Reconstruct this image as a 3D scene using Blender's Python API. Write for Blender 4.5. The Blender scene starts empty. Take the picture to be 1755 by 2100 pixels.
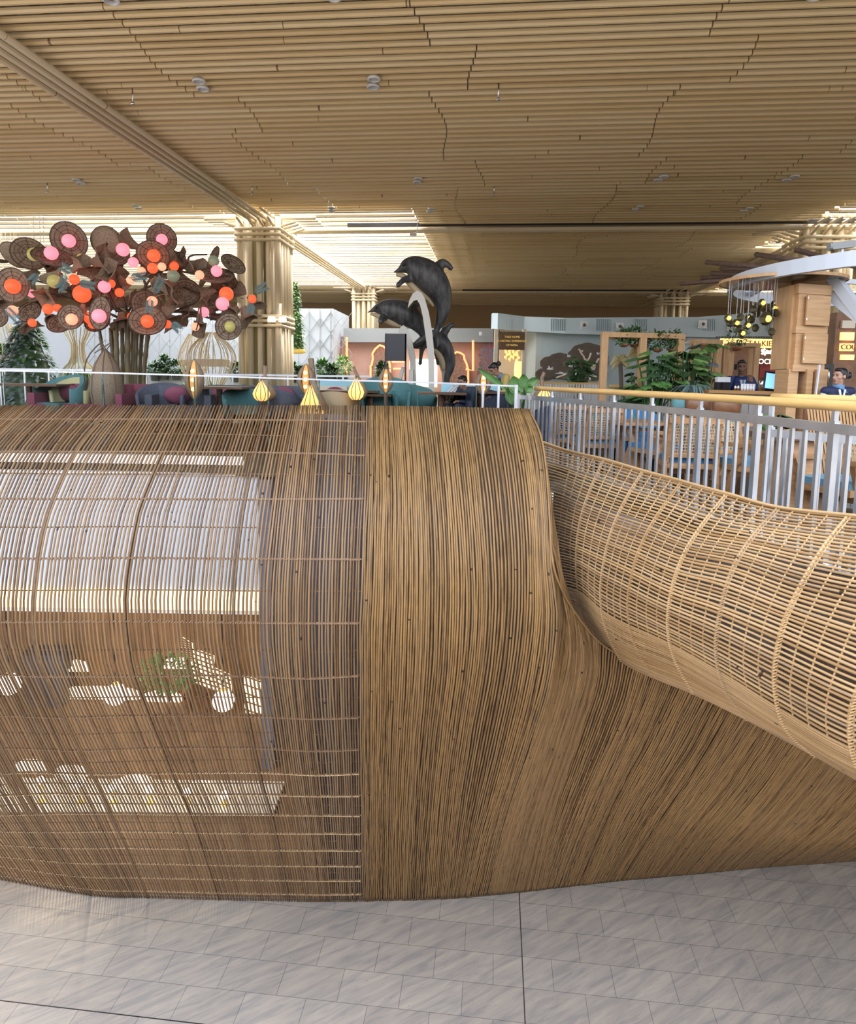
import bpy, math, random
from mathutils import Vector, Matrix, Euler, noise
random.seed(7)
sc = bpy.context.scene
COL = sc.collection
PI = math.pi
# ------------------------------------------------------------------ camera
F = 1350.0; PITCH = 0.112; ROLL = 0.015; CZ = 1.3; PPY = 925.0
BA = -0.10                       # the building's grid is turned a little against the view
LOW = -5.4                       # lower floor
cd = bpy.data.cameras.new('camera'); cam = bpy.data.objects.new('camera', cd); COL.objects.link(cam)
cd.sensor_fit = 'HORIZONTAL'; cd.sensor_width = 36; cd.lens = F / 1755 * 36
cd.shift_y = -(1050 - PPY) / 1755; cd.clip_end = 300
CM = Matrix.Rotation(PI/2 - PITCH, 3, 'X') @ Matrix.Rotation(ROLL, 3, 'Z')
cam.matrix_world = Matrix.Translation((0, 0, CZ)) @ CM.to_4x4()
sc.camera = cam
def ray(px, py): return CM @ Vector(((px - 877.5) / F, -(py - PPY) / F, -1))
def P(px, py, d):
    r = ray(px, py); return Vector((0, 0, CZ)) + r * (d / r.y)
def PZ(px, py, z):
    r = ray(px, py); return Vector((0, 0, CZ)) + r * ((z - CZ) / r.z)
def px_m(d): return d / F
def B(x, y, z): return Matrix.Rotation(BA, 3, 'Z') @ Vector((x, y, z))
def toB(v): return Matrix.Rotation(-BA, 3, 'Z') @ v

# ------------------------------------------------------------------ materials
def mat(name, col, rough=.5, metal=0, emit=None, es=0, noise_=0, scale=8, stretch=(1, 1, 1), trans=0, ior=1.45, bump=0, spec=.5, col2=None):
    m = bpy.data.materials.new(name); m.use_nodes = True; nt = m.node_tree; b = nt.nodes['Principled BSDF']
    b.inputs['Base Color'].default_value = (*col, 1); b.inputs['Roughness'].default_value = rough; b.inputs['Metallic'].default_value = metal
    b.inputs['Specular IOR Level'].default_value = spec
    if emit: b.inputs['Emission Color'].default_value = (*emit, 1); b.inputs['Emission Strength'].default_value = es
    if trans: b.inputs['Transmission Weight'].default_value = trans; b.inputs['IOR'].default_value = ior
    if noise_ or bump or col2:
        tc = nt.nodes.new('ShaderNodeTexCoord'); mp = nt.nodes.new('ShaderNodeMapping'); mp.inputs['Scale'].default_value = stretch
        nz = nt.nodes.new('ShaderNodeTexNoise'); nz.inputs['Scale'].default_value = scale; nz.inputs['Detail'].default_value = 4
        nt.links.new(tc.outputs['Object'], mp.inputs[0]); nt.links.new(mp.outputs[0], nz.inputs['Vector'])
        rp = nt.nodes.new('ShaderNodeValToRGB'); rp.color_ramp.elements[0].position = .3; rp.color_ramp.elements[1].position = .7
        c2 = col2 or tuple(min(1, c * (1 + noise_)) for c in col); c1 = col if col2 else tuple(c * (1 - noise_) for c in col)
        rp.color_ramp.elements[0].color = (*c1, 1); rp.color_ramp.elements[1].color = (*c2, 1)
        nt.links.new(nz.outputs[0], rp.inputs[0]); nt.links.new(rp.outputs[0], b.inputs['Base Color'])
        if bump:
            bp = nt.nodes.new('ShaderNodeBump'); bp.inputs['Strength'].default_value = bump; bp.inputs['Distance'].default_value = .02
            nt.links.new(nz.outputs[0], bp.inputs['Height']); nt.links.new(bp.outputs[0], b.inputs['Normal'])
    return m
def cane_mat(name, cols, rough=.5, dark=.5, fs=3.0, mott=.55):
    """cane: each stick has its own tone (attribute cid), streaks and knots along its length (attribute clen)"""
    m = bpy.data.materials.new(name); m.use_nodes = True; nt = m.node_tree; N = nt.nodes; L = nt.links; b = N['Principled BSDF']
    a = N.new('ShaderNodeAttribute'); a.attribute_name = 'cid'; l = N.new('ShaderNodeAttribute'); l.attribute_name = 'clen'
    wn = N.new('ShaderNodeTexWhiteNoise'); wn.noise_dimensions = '1D'; L.new(a.outputs['Fac'], wn.inputs['W'])
    rp = N.new('ShaderNodeValToRGB'); rp.color_ramp.interpolation = 'LINEAR'
    while len(rp.color_ramp.elements) < len(cols): rp.color_ramp.elements.new(.5)
    for i, c in enumerate(cols):
        rp.color_ramp.elements[i].position = i / (len(cols) - 1); rp.color_ramp.elements[i].color = (*c, 1)
    cx = N.new('ShaderNodeCombineXYZ'); mu = N.new('ShaderNodeMath'); mu.operation = 'MULTIPLY'; mu.inputs[1].default_value = 3.17
    L.new(a.outputs['Fac'], mu.inputs[0]); L.new(mu.outputs[0], cx.inputs[0]); L.new(l.outputs['Fac'], cx.inputs[1])
    nz = N.new('ShaderNodeTexNoise'); nz.inputs['Scale'].default_value = fs; nz.inputs['Detail'].default_value = 3; L.new(cx.outputs[0], nz.inputs['Vector'])
    ad = N.new('ShaderNodeMath'); ad.operation = 'MULTIPLY_ADD'; ad.inputs[1].default_value = mott; L.new(nz.outputs[0], ad.inputs[0])
    sb = N.new('ShaderNodeMath'); sb.operation = 'MULTIPLY_ADD'; sb.inputs[1].default_value = 1 - mott * .6; sb.inputs[2].default_value = -.02
    L.new(wn.outputs['Value'], sb.inputs[0]); L.new(sb.outputs[0], ad.inputs[2]); L.new(ad.outputs[0], rp.inputs[0])
    kn = N.new('ShaderNodeTexNoise'); kn.inputs['Scale'].default_value = 11; kn.inputs['Detail'].default_value = 1; L.new(cx.outputs[0], kn.inputs['Vector'])
    k2 = N.new('ShaderNodeMath'); k2.operation = 'GREATER_THAN'; k2.inputs[1].default_value = .755; L.new(kn.outputs[0], k2.inputs[0])
    mx = N.new('ShaderNodeMix'); mx.data_type = 'RGBA'; mx.inputs[7].default_value = (cols[0][0]*.45, cols[0][1]*.42, cols[0][2]*.4, 1)
    L.new(k2.outputs[0], mx.inputs[0]); L.new(rp.outputs[0], mx.inputs[6]); L.new(mx.outputs[2], b.inputs['Base Color'])
    b.inputs['Roughness'].default_value = rough; b.inputs['Specular IOR Level'].default_value = .32
    return m
def emis(name, col, s): return mat(name, col, .4, emit=col, es=s)
M = {}
M['cane'] = cane_mat('cane', [(.034,.017,.006), (.095,.050,.018), (.25,.142,.052), (.118,.074,.038)], .5, fs=4.5, mott=.75)
M['cane_open'] = cane_mat('cane_open', [(.035,.018,.009), (.115,.062,.028), (.22,.13,.058), (.14,.095,.06)], .36)
M['cane_light'] = cane_mat('cane_light', [(.13,.070,.028), (.31,.18,.075), (.45,.29,.14), (.21,.14,.085)], .40)
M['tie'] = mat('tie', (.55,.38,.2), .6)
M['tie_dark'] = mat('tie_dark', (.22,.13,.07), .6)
M['rib'] = mat('rib', (.13,.075,.035), .55, noise_=.3, scale=20)
M['slat'] = cane_mat('slat', [(.62,.44,.22), (.82,.62,.34), (.88,.71,.44), (.75,.54,.28)], .33, fs=.5, mott=.4)
M['pole'] = cane_mat('pole', [(.72,.57,.36), (.84,.70,.48), (.88,.77,.57), (.78,.63,.41)], .38, fs=.5, mott=.4)
M['bamboo_rail'] = mat('bamboo_rail', (.72,.46,.17), .3, noise_=.12, scale=3, stretch=(1,1,8))
M['joist'] = mat('joist', (.20,.135,.07), .7)
M['deck'] = mat('deck', (.30,.28,.26), .8)
M['steel'] = mat('steel', (.62,.66,.72), .28, metal=.85, noise_=.12, scale=4)
M['glass'] = mat('glass', (.93,.98,.97), .0, trans=1, ior=1.12)
M['glassedge'] = mat('glassedge', (.04,.12,.11), .2)
M['white'] = mat('white', (.80,.82,.84), .5)
M['panel'] = mat('panel', (.50,.54,.58), .45)
M['cream'] = mat('cream', (.78,.70,.55), .5)
M['greyblue'] = mat('greyblue', (.47,.58,.62), .6, noise_=.05, scale=2)
M['greyfascia'] = mat('greyfascia', (.33,.35,.35), .6)
M['pink'] = mat('pink', (.62,.41,.33), .6, noise_=.05)
M['pinkdark'] = mat('pinkdark', (.30,.17,.12), .6, noise_=.3, scale=12)
M['wood'] = mat('wood', (.42,.22,.09), .45, noise_=.22, scale=6, stretch=(1,1,6))
M['oak'] = mat('oak', (.52,.30,.14), .45, col2=(.66,.42,.22), scale=3, stretch=(3,3,.7), bump=.05)
M['oak_h'] = mat('oak_h', (.52,.30,.14), .45, col2=(.66,.42,.22), scale=3, stretch=(.7,.7,9), bump=.05)
M['darkwood'] = mat('darkwood', (.13,.055,.025), .4, noise_=.3, scale=6, stretch=(1,1,5))
M['walnut'] = mat('walnut', (.20,.09,.04), .35, noise_=.3, scale=6)
M['olivefloor'] = mat('olivefloor', (.055,.05,.035), .08, noise_=.25, scale=3)
M['hat'] = mat('hat', (.33,.25,.18), .7, noise_=.35, scale=30, bump=.3)
M['hat2'] = mat('hat2', (.42,.33,.24), .7, noise_=.3, scale=30, bump=.3)
M['hatrim'] = mat('hatrim', (.13,.085,.06), .6)
M['branch'] = mat('branch', (.06,.045,.025), .4, noise_=.4, scale=6)
M['trunk'] = mat('trunk', (.13,.10,.035), .35, noise_=.5, scale=5, stretch=(1,1,.5))
M['g_red'] = emis('g_red', (1.0,.10,.035), 1.1); M['g_pink'] = emis('g_pink', (.95,.28,.36), .95)
M['g_peach'] = emis('g_peach', (1.0,.33,.20), 1.2); M['g_yellow'] = mat('g_yellow', (.50,.46,.14), .15, emit=(.6,.55,.2), es=.3)
M['g_green'] = mat('g_green', (.30,.36,.24), .15, emit=(.4,.45,.3), es=.15)
M['fern'] = mat('fern', (.16,.25,.25), .5)
M['leafdk'] = mat('leafdk', (.035,.085,.035), .45, col2=(.07,.16,.05), scale=5)
M['leaf'] = mat('leaf', (.06,.17,.04), .45, col2=(.14,.30,.08), scale=5)
M['leafbr'] = mat('leafbr', (.16,.34,.08), .45, col2=(.34,.50,.18), scale=5)
M['leafbl'] = mat('leafbl', (.10,.17,.16), .45, col2=(.26,.32,.32), scale=5)
M['teal'] = mat('teal', (.10,.25,.26), .7, noise_=.1, scale=20); M['tealseat'] = mat('tealseat', (.14,.30,.32), .6)
M['navy'] = mat('navy', (.03,.04,.07), .7); M['greyfab'] = mat('greyfab', (.10,.11,.15), .7, noise_=.2, scale=20)
M['magenta'] = mat('magenta', (.30,.07,.12), .7); M['blueseat'] = mat('blueseat', (.05,.20,.42), .6)
M['dolphin'] = mat('dolphin', (.022,.023,.028), .45, col2=(.10,.10,.10), scale=14, stretch=(1,1,.25), bump=.5)
M['belly'] = mat('belly', (.50,.40,.25), .6)
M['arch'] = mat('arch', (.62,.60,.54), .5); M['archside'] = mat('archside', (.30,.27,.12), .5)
M['black'] = mat('black', (.012,.012,.015), .3); M['screen'] = mat('screen', (.01,.015,.03), .08)
M['amber'] = emis('amber', (1.0,.56,.17), 1.15); M['amberdim'] = mat('amberdim', (.55,.28,.08), .5, emit=(1,.45,.1), es=.35)
M['neon'] = emis('neon', (1.0,.34,.14), 1.5)
M['rattan'] = mat('rattan', (.30,.215,.14), .7, noise_=.35, scale=40, stretch=(3,3,.4), bump=.4)
M['warmwhite'] = emis('warmwhite', (1.0,.83,.6), 2.0); M['lampwhite'] = emis('lampwhite', (1,.97,.9), 5)
M['signlit'] = emis('signlit', (1.0,.66,.22), 1.3); M['signtext'] = mat('signtext', (.35,.13,.03), .5)
M['gold'] = mat('gold', (.85,.60,.15), .4, emit=(.9,.6,.15), es=.35)  # faint glow put into the gold colour; no lamp behind it
M['signwood'] = mat('signwood', (.14,.075,.03), .5, noise_=.2, scale=20)
M['skin_m'] = mat('skin_m', (.20,.10,.06), .5); M['skin_f'] = mat('skin_f', (.50,.29,.20), .5); M['skin_g'] = mat('skin_g', (.34,.19,.12), .5)
M['hair'] = mat('hair', (.012,.010,.010), .4); M['suit'] = mat('suit', (.012,.03,.12), .7); M['vest'] = mat('vest', (.012,.02,.07), .7)
M['shirt'] = mat('shirt', (.72,.74,.80), .7); M['mustard'] = mat('mustard', (.55,.40,.13), .7); M['scarf'] = mat('scarf', (.13,.26,.45), .6)
M['lips'] = mat('lips', (.35,.05,.05), .4); M['chrome'] = mat('chrome', (.7,.7,.72), .12, metal=1)
M['tabscreen'] = emis('tabscreen', (.22,.50,.95), 1.0); M['mirror'] = mat('mirror', (.35,.33,.33), .12, metal=.9)
M['ringwhite'] = mat('ringwhite', (.66,.72,.80), .4); M['pendant'] = mat('pendant', (.10,.08,.035), .25, metal=.6)
M['cush'] = mat('cush', (.13,.27,.36), .7); M['canepanel'] = mat('canepanel', (.50,.37,.22), .6)
M['mural'] = mat('mural', (.16,.125,.10), .7, noise_=.15, scale=6); M['brownwall'] = mat('brownwall', (.20,.105,.045), .6, noise_=.3, scale=2)
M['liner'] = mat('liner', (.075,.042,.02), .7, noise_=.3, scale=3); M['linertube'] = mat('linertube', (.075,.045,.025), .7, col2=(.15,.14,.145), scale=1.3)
M['linergrey'] = mat('linergrey', (.12,.125,.15), .6)
M['terracotta'] = mat('terracotta', (.30,.12,.05), .6); M['pot'] = mat('pot', (.08,.08,.08), .5)
M['displaylit'] = emis('displaylit', (1,.86,.66), 1.3); M['latticelit'] = emis('latticelit', (1,.84,.52), 1.2); M['posterred'] = mat('posterred', (.22,.015,.012), .5, noise_=.4, scale=4); M['rod'] = mat('rod', (.13,.08,.06), .6, noise_=.3, scale=20); M['bulby'] = emis('bulby', (1,.66,.12), 1.4); M['pendantglass'] = mat('pendantglass', (.10,.085,.045), .15, metal=.5); M['warmglow'] = emis('warmglow', (1.0,.80,.42), 1.1); M['cyan'] = mat('cyan', (.42,.74,.88), .3); M['olive_lt'] = mat('olive_lt', (.62,.56,.30), .5)  # cyan: reflected sky put into the panel colour

# ------------------------------------------------------------------ mesh builder
class MB:
    def __init__(s): s.v = []; s.f = []; s.cid = []; s.cl = []; s.mi = []; s.cur = 0; s.k = 0
    def _add(s, vs, fs, cid=None, cl=None):
        o = len(s.v); s.v += [tuple(v) for v in vs]; s.f += [tuple(i + o for i in f) for f in fs]; s.mi += [s.cur] * len(fs)
        s.cid += [s.k if cid is None else cid] * len(vs); s.cl += cl if cl else [v[2] for v in vs]; return s
    def box(s, c, size, rz=0, R=None):
        R = R or Matrix.Rotation(rz, 3, 'Z'); c = Vector(c); h = [x / 2 for x in size]
        vs = [c + R @ Vector((x*h[0], y*h[1], z*h[2])) for x in (-1, 1) for y in (-1, 1) for z in (-1, 1)]
        return s._add(vs, [(0,1,3,2), (4,6,7,5), (0,4,5,1), (2,3,7,6), (0,2,6,4), (1,5,7,3)])
    def bar(s, a, b, w, h=None, up=(0, 0, 1)):
        a = Vector(a); b = Vector(b); h = h or w; d = (b - a).normalized(); u = Vector(up)
        x = d.cross(u)
        if x.length < 1e-4: x = d.cross(Vector((0, 1, 0)))
        x.normalize(); z = x.cross(d)
        vs = [p + x*(i*w/2) + z*(j*h/2) for p in (a, b) for i, j in ((-1,-1), (1,-1), (1,1), (-1,1))]
        return s._add(vs, [(3,2,1,0), (4,5,6,7), (0,1,5,4), (1,2,6,5), (2,3,7,6), (3,0,4,7)])
    def tube(s, pts, r, n=6, caps=True, cid=None, closed=False):
        pts = [Vector(p) for p in pts]; m = len(pts); rs = r if isinstance(r, (list, tuple)) else [r] * m
        vs = []; cl = []; L = 0; up = None
        for i, p in enumerate(pts):
            if closed: t = pts[(i+1) % m] - pts[i-1]
            else: t = pts[min(i+1, m-1)] - pts[max(i-1, 0)]
            if t.length < 1e-9: t = Vector((0, 0, 1))
            t.normalize()
            if up is None: up = t.cross(Vector((.3, .9, .31))).normalized()
            x = (up - t * up.dot(t)); x.normalize(); up = x; y = t.cross(x)
            if i: L += (p - pts[i-1]).length
            for j in range(n):
                a = 2*PI*j/n; vs.append(p + (x*math.cos(a) + y*math.sin(a)) * rs[i]); cl.append(L)
        fs = [(i*n+j, i*n+(j+1) % n, (i+1)*n+(j+1) % n, (i+1)*n+j) for i in range(m-1) for j in range(n)]
        if closed: fs += [((m-1)*n+j, (m-1)*n+(j+1) % n, (j+1) % n, j) for j in range(n)]
        elif caps: fs += [tuple(reversed(range(n))), tuple((m-1)*n+j for j in range(n))]
        return s._add(vs, fs, cid, cl)
    def lathe(s, prof, c=(0,0,0), n=20, R=None, sy=1):
        R = R or Matrix.Identity(3); c = Vector(c)
        vs = [c + R @ Vector((r*math.cos(2*PI*j/n), r*sy*math.sin(2*PI*j/n), z)) for r, z in prof for j in range(n)]
        m = len(prof); fs = [(i*n+j, i*n+(j+1) % n, (i+1)*n+(j+1) % n, (i+1)*n+j) for i in range(m-1) for j in range(n)]
        return s._add(vs, fs)
    def ball(s, c, r, n=12, R=None):
        r = r if isinstance(r, (tuple, list)) else (r, r, r); R = R or Matrix.Identity(3); c = Vector(c); h = n // 2 + 1
        vs = []; fs = []
        for i in range(h + 1):
            th = PI * i / h
            for j in range(n): vs.append(c + R @ Vector((r[0]*math.sin(th)*math.cos(2*PI*j/n), r[1]*math.sin(th)*math.sin(2*PI*j/n), r[2]*math.cos(th))))
        fs = [((i+1)*n+j, (i+1)*n+(j+1) % n, i*n+(j+1) % n, i*n+j) for i in range(h) for j in range(n)]
        return s._add(vs, fs)
    def prism(s, poly, off):
        """poly: list of 3-D points (planar), extruded by off"""
        n = len(poly); off = Vector(off); vs = [Vector(p) for p in poly] + [Vector(p) + off for p in poly]
        return s._add(vs, [tuple(range(n)), tuple(reversed(range(n, 2*n)))] + [(i, i+n, (i+1) % n + n, (i+1) % n) for i in range(n)])
    def grid(s, rows, thick=None):
        a = len(rows); b = len(rows[0]); vs = [p for r in rows for p in r]
        return s._add(vs, [(i*b+j, i*b+j+1, (i+1)*b+j+1, (i+1)*b+j) for i in range(a-1) for j in range(b-1)])
    def leaf(s, p, d, L, W, up=(0, 0, 1), droop=.25):
        d = Vector(d).normalized(); x = d.cross(Vector(up))
        if x.length < .01: x = Vector((1, 0, 0))
        x.normalize(); z = x.cross(d); p = Vector(p)
        a = p; b = p + d*L*.5 + x*W/2 - z*W*.15; c = p + d*L - z*L*droop; e = p + d*L*.5 - x*W/2 - z*W*.15; m = p + d*L*.5
        return s._add([a, b, c, e, m], [(0,1,4), (1,2,4), (2,3,4), (3,0,4)])
    def build(s, name, m, parent=None, smooth=False, origin=None):
        me = bpy.data.meshes.new(name)
        ms = m if isinstance(m, (list, tuple)) else [m]
        o = bpy.data.objects.new(name, me); COL.objects.link(o)
        org = Vector(origin) if origin is not None else None
        if org is None and parent is None and s.v:
            xs = [v[0] for v in s.v]; ys = [v[1] for v in s.v]; zs = [v[2] for v in s.v]
            org = Vector(((min(xs)+max(xs))/2, (min(ys)+max(ys))/2, min(zs)))
        if org is None: org = Vector((0, 0, 0))
        me.from_pydata([tuple(Vector(v) - org) for v in s.v], [], s.f); o.location = org
        for k in ms: me.materials.append(M[k] if isinstance(k, str) else k)
        if len(ms) > 1:
            for p, i in zip(me.polygons, s.mi): p.material_index = i
        if smooth:
            for p in me.polygons: p.use_smooth = True
        if ms and any((k if isinstance(k, str) else '') in ('cane', 'cane_open', 'cane_light', 'slat', 'pole') for k in ms):
            at = me.attributes.new('cid', 'FLOAT', 'POINT'); at.data.foreach_set('value', [float(x) for x in s.cid])
            at = me.attributes.new('clen', 'FLOAT', 'POINT'); at.data.foreach_set('value', [float(x) for x in s.cl])
        if parent is not None:
            o.parent = parent
            # parts are given in world coordinates unless the parent is still at its own origin
            if parent.get('_w'): o.location = org - Vector(parent['_w'])
        return o
def tag(o, label, cat, group=None, kind=None):
    o['label'] = label; o['category'] = cat
    if group: o['group'] = group
    if kind: o['kind'] = kind
    return o
def thing(name, label, cat, loc=(0, 0, 0), rz=0, group=None, world=False):
    """an Empty at the thing's base; world=True: its parts are given in world coordinates"""
    o = bpy.data.objects.new(name, None); COL.objects.link(o); o.location = loc; o.rotation_euler = (0, 0, rz); tag(o, label, cat, group)
    o.empty_display_size = .1
    if world: o['_w'] = tuple(loc)
    return o
def struct(o): o['kind'] = 'structure'; return o
def dup(root, loc, rz, label=None, group=None, scale=None):
    r = root.copy(); COL.objects.link(r); r.location = loc; r.rotation_euler = (0, 0, rz)
    if label: r['label'] = label
    if group: r['group'] = group
    if scale: r.scale = (scale,) * 3
    for ch in list(root.children):
        c = ch.copy(); COL.objects.link(c); c.parent = r
        for g in list(ch.children): d = g.copy(); COL.objects.link(d); d.parent = c
    return r
def cat(pts, t):
    n = len(pts) - 1; t = max(0, min(n - 1e-6, t)); i = int(t); f = t - i
    p0 = pts[i-1] if i > 0 else pts[0]*2 - pts[1]; p1 = pts[i]; p2 = pts[i+1]; p3 = pts[i+2] if i+2 <= n else pts[n]*2 - pts[n-1]
    return .5*((2*p1) + (p2-p0)*f + (2*p0-5*p1+4*p2-p3)*f*f + (-p0+3*p1-3*p2+p3)*f**3)
def smooth_path(pts, n): pts = [Vector(p) for p in pts]; return [cat(pts, (len(pts)-1)*i/(n-1)) for i in range(n)]
def resample(pts, n):
    fine = smooth_path(pts, 160); L = [0]
    for a, b in zip(fine, fine[1:]): L.append(L[-1] + (b-a).length)
    out = []; j = 0
    for i in range(n):
        t = L[-1]*i/(n-1)
        while j < len(L)-2 and L[j+1] < t: j += 1
        f = (t - L[j]) / max(1e-9, L[j+1]-L[j]); out.append(fine[j].lerp(fine[j+1], min(1, max(0, f))))
    return out
def lerp_table(T, x):
    if x <= T[0][0]: return T[0][1]
    for (a, u), (b, v) in zip(T, T[1:]):
        if x <= b: return u + (v-u)*(x-a)/(b-a)
    return T[-1][1]
# ================================================================== big woven body
DT = [(800,6.9), (832,6.55), (880,6.12), (916,5.92), (1000,5.55), (1100,5.30), (1250,5.15), (1400,5.25), (1550,5.75), (1700,6.6), (1790,7.3)]
def gd(pix, dd=0.0):
    pts = [P(x, y, lerp_table(DT, y) + dd) for x, y in pix[:-1]]
    pts.append(PZ(pix[-1][0], pix[-1][1], LOW)); return pts
NT = 44
guides = [
 [(-350,832), (-470,960), (-560,1110), (-585,1250), (-560,1400), (-470,1560), (-350,1680), (-260,1762)],
 [(-120,832), (-235,940), (-310,1110), (-325,1250), (-300,1370), (-220,1520), (-120,1660), (-20,1800)],
 [(62,832), (-25,916), (-80,1023), (-112,1140), (-125,1250), (-95,1350), (-20,1495), (80,1679), (185,1836)],
 [(232,832), (160,916), (108,1023), (82,1110), (68,1219), (66,1271), (75,1340), (108,1420), (167,1547), (223,1659), (303,1841)],
 [(375,832), (335,916), (287,1031), (271,1095), (259,1167), (253,1225), (256,1290), (268,1370), (295,1447), (351,1587), (395,1690), (447,1845)],
 [(549,832), (522,932), (499,1039), (489,1107), (481,1180), (477,1250), (480,1320), (500,1432), (534,1599), (562,1699), (592,1848)],
 [(660,832), (648,960), (638,1100), (632,1250), (636,1400), (650,1550), (664,1700), (678,1849)],
 [(757,833), (755,991), (750,1105), (747,1219), (744,1304), (744,1450), (745,1600), (746,1700), (748,1848)],
 [(850,834), (862,960), (869,1100), (870,1250), (864,1400), (852,1550), (842,1700), (836,1846)],
 [(960,836), (978,960), (991,1100), (996,1230), (988,1360), (965,1500), (940,1660), (918,1843)],
 [(1050,838), (1072,920), (1087,1040), (1092,1160), (1090,1280), (1070,1420), (1030,1580), (990,1720), (962,1840)],
 [(1085,840), (1108,890), (1120,960), (1127,1060), (1131,1160), (1142,1270), (1128,1400), (1085,1540), (1035,1690), (1000,1836)],
]
def gd2(pix, dds):
    pts = [P(x, y, d) for (x, y), d in zip(pix[:-1], dds)]; pts.append(PZ(pix[-1][0], pix[-1][1], LOW)); return pts
G = [resample(gd(g), NT) for g in guides]
G2 = [resample(gd2(p, d), NT) for p, d in [
 ([(1128,1100), (1150,1200), (1168,1300), (1158,1400), (1115,1540), (1065,1690), (1028,1833)], [5.35,5.3,5.25,5.35,5.75,6.5]),
 ([(1172,1246), (1195,1320), (1188,1400), (1150,1530), (1100,1680), (1062,1830)], [5.35,5.35,5.42,5.8,6.5]),
 ([(1228,1316), (1222,1400), (1185,1520), (1135,1670), (1098,1826)], [5.5,5.6,5.95,6.6]),
 ([(1300,1360), (1275,1450), (1225,1570), (1170,1700), (1128,1822)], [5.75,5.95,6.3,6.85]),
 ([(1385,1390), (1330,1510), (1262,1640), (1185,1816)], [5.9,6.2,6.7]),
 ([(1500,1445), (1420,1580), (1345,1690), (1270,1806)], [6.1,6.5,6.95]),
 ([(1640,1505), (1550,1630), (1470,1720), (1405,1794)], [6.3,6.7,7.1]),
 ([(1790,1570), (1690,1680), (1620,1740), (1570,1778)], [6.6,7.0,7.4]),
 ([(1960,1640), (1870,1710), (1820,1740), (1770,1764)], [7.1,7.5,7.8]),
 ([(2250,1690), (2150,1720), (2100,1735), (2050,1746)], [7.9,8.1,8.3]),
]]
AG = G + G2
def cats(pts, s_):
    if s_ >= 9.5: i = min(len(pts)-2, int(s_)); return pts[i].lerp(pts[i+1], s_ - i)
    return cat(pts, s_)
def surf(s, t):      # s: guide index, t 0..1 along the cane
    row = t * (NT-1); i = int(row); f = row - i
    j = min(NT-1, i+1); return cats([g[i] for g in AG], s).lerp(cats([g[j] for g in AG], s), f)
def snorm(s, t):
    a = surf(s+.02, t) - surf(s-.02, t); b = surf(s, min(1, t+.01)) - surf(s, max(0, t-.01)); n = a.cross(b)
    if n.y > 0: n.negate()
    return n.normalized()
def cane_line(s, off=0.0, jit=0.0, n=NT, t0=0, t1=1):
    out = []; ph = random.random()*50
    for i in range(n):
        t = t0 + (t1-t0)*i/(n-1); row = t*(NT-1); k = min(NT-2, int(row)); f = row-k
        p = cats([g[k] for g in AG], s).lerp(cats([g[k+1] for g in AG], s), f)
        if jit: p = p + Vector((noise.noise(Vector((ph, i*.35, 0)))*jit, -abs(noise.noise(Vector((ph, i*.3, 9))))*jit*.6, 0))
        if off: p = p + Vector((0, off, 0))
        if p.z < LOW: p.z = LOW
        out.append(p)
    return out
body = thing('woven_pavilion', 'huge swelling cane clad pavilion wall rising from the stone floor to the glass balustrade', 'pavilion', (0, 7.5, LOW), world=True)
# open lattice: guides 0..6.9 ; closed cladding: 6.9..end
mb = MB(); s = 0.6; k = 0; SEAM = 7.0; ends = []
while s < SEAM - .02:
    gi = int(s); w = ((AG[gi+1][20] - AG[gi][20]).length)
    mb.k = k; pitch = .031 if s < 5.35 else (.0235 if s < 6.9 else .022)
    r = .0094 if s < 5.35 else .0090
    mb.tube(cane_line(s, 0, .007), r * random.uniform(.85, 1.15), 6); k += 1
    s += pitch / w * random.uniform(.9, 1.1)
lat = mb.build('open_lattice', 'cane_open', body, True)
mb = MB(); s = SEAM; k = 0
while s < len(AG) - 1.15:
    gi = int(s); w = max(.05, (AG[gi+1][22] - AG[gi][22]).length * .45 + (AG[gi+1][40] - AG[gi][40]).length * .55); mb.k = k + .37
    r = random.uniform(.0086, .0106)
    mb.tube(cane_line(s, random.uniform(-.004, .004), .008), r, 6); k += 1
    s += .0212 / w * random.uniform(.88, 1.12)
mb.build('cane_cladding', 'cane', body, True)
mb = MB()      # added dark sheet right behind the closed cladding, stops light leaking through
mb.grid([[surf(a, i/(NT-1)) + Vector((0, .022, 0)) for i in range(NT)] for a in [SEAM - .03 + q*.25 for q in range(int((len(AG)-1.2-SEAM)/.25)+1)]])
o = mb.build('backing', 'liner', body, True)
so = o.modifiers.new('t', 'SOLIDIFY'); so.thickness = .02
mb = MB()
mb.grid([[surf(5.36 + q*.162, i/(NT-1)) + Vector((.02*0, .10 + .25*(1 if q < 8 else 0), 0)) for i in range(1, NT)] for q in range(11)])
o = mb.build('inner_lining', 'linergrey', body, True)
so = o.modifiers.new('t', 'SOLIDIFY'); so.thickness = .02; so.offset = -1
# ribs
for s_ in (1, 2, 3, 4, 5, 6.72):
    mb = MB()
    mb.tube([p + Vector((0, .026, 0)) for p in cane_line(s_)], .014, 6)
    mb.tube([p + Vector((0, -.006, 0)) for p in cane_line(s_ + .012)], .009, 6)
    mb.build('rib', 'rib', body, True)
mb = MB()      # thick edge bundle where the cladding ends against the second form
for q in range(5):
    e = [surf(11.0 + .02*q, 0)] + [surf(11.05, i/60) for i in range(1, 5)]
edge = [P(1085,840,6.48), P(1108,890,6.0), P(1120,960,5.7), P(1127,1060,5.36), P(1131,1130,5.26), P(1142,1185,5.2), P(1172,1246,5.3), P(1228,1316,5.45), P(1300,1362,5.7)]
edge = smooth_path(edge, 50)
mb.tube([p + Vector((0, .008, 0)) for p in edge], .009, 6)
mb.build('edge_roll', 'cane', body, True)
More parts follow.
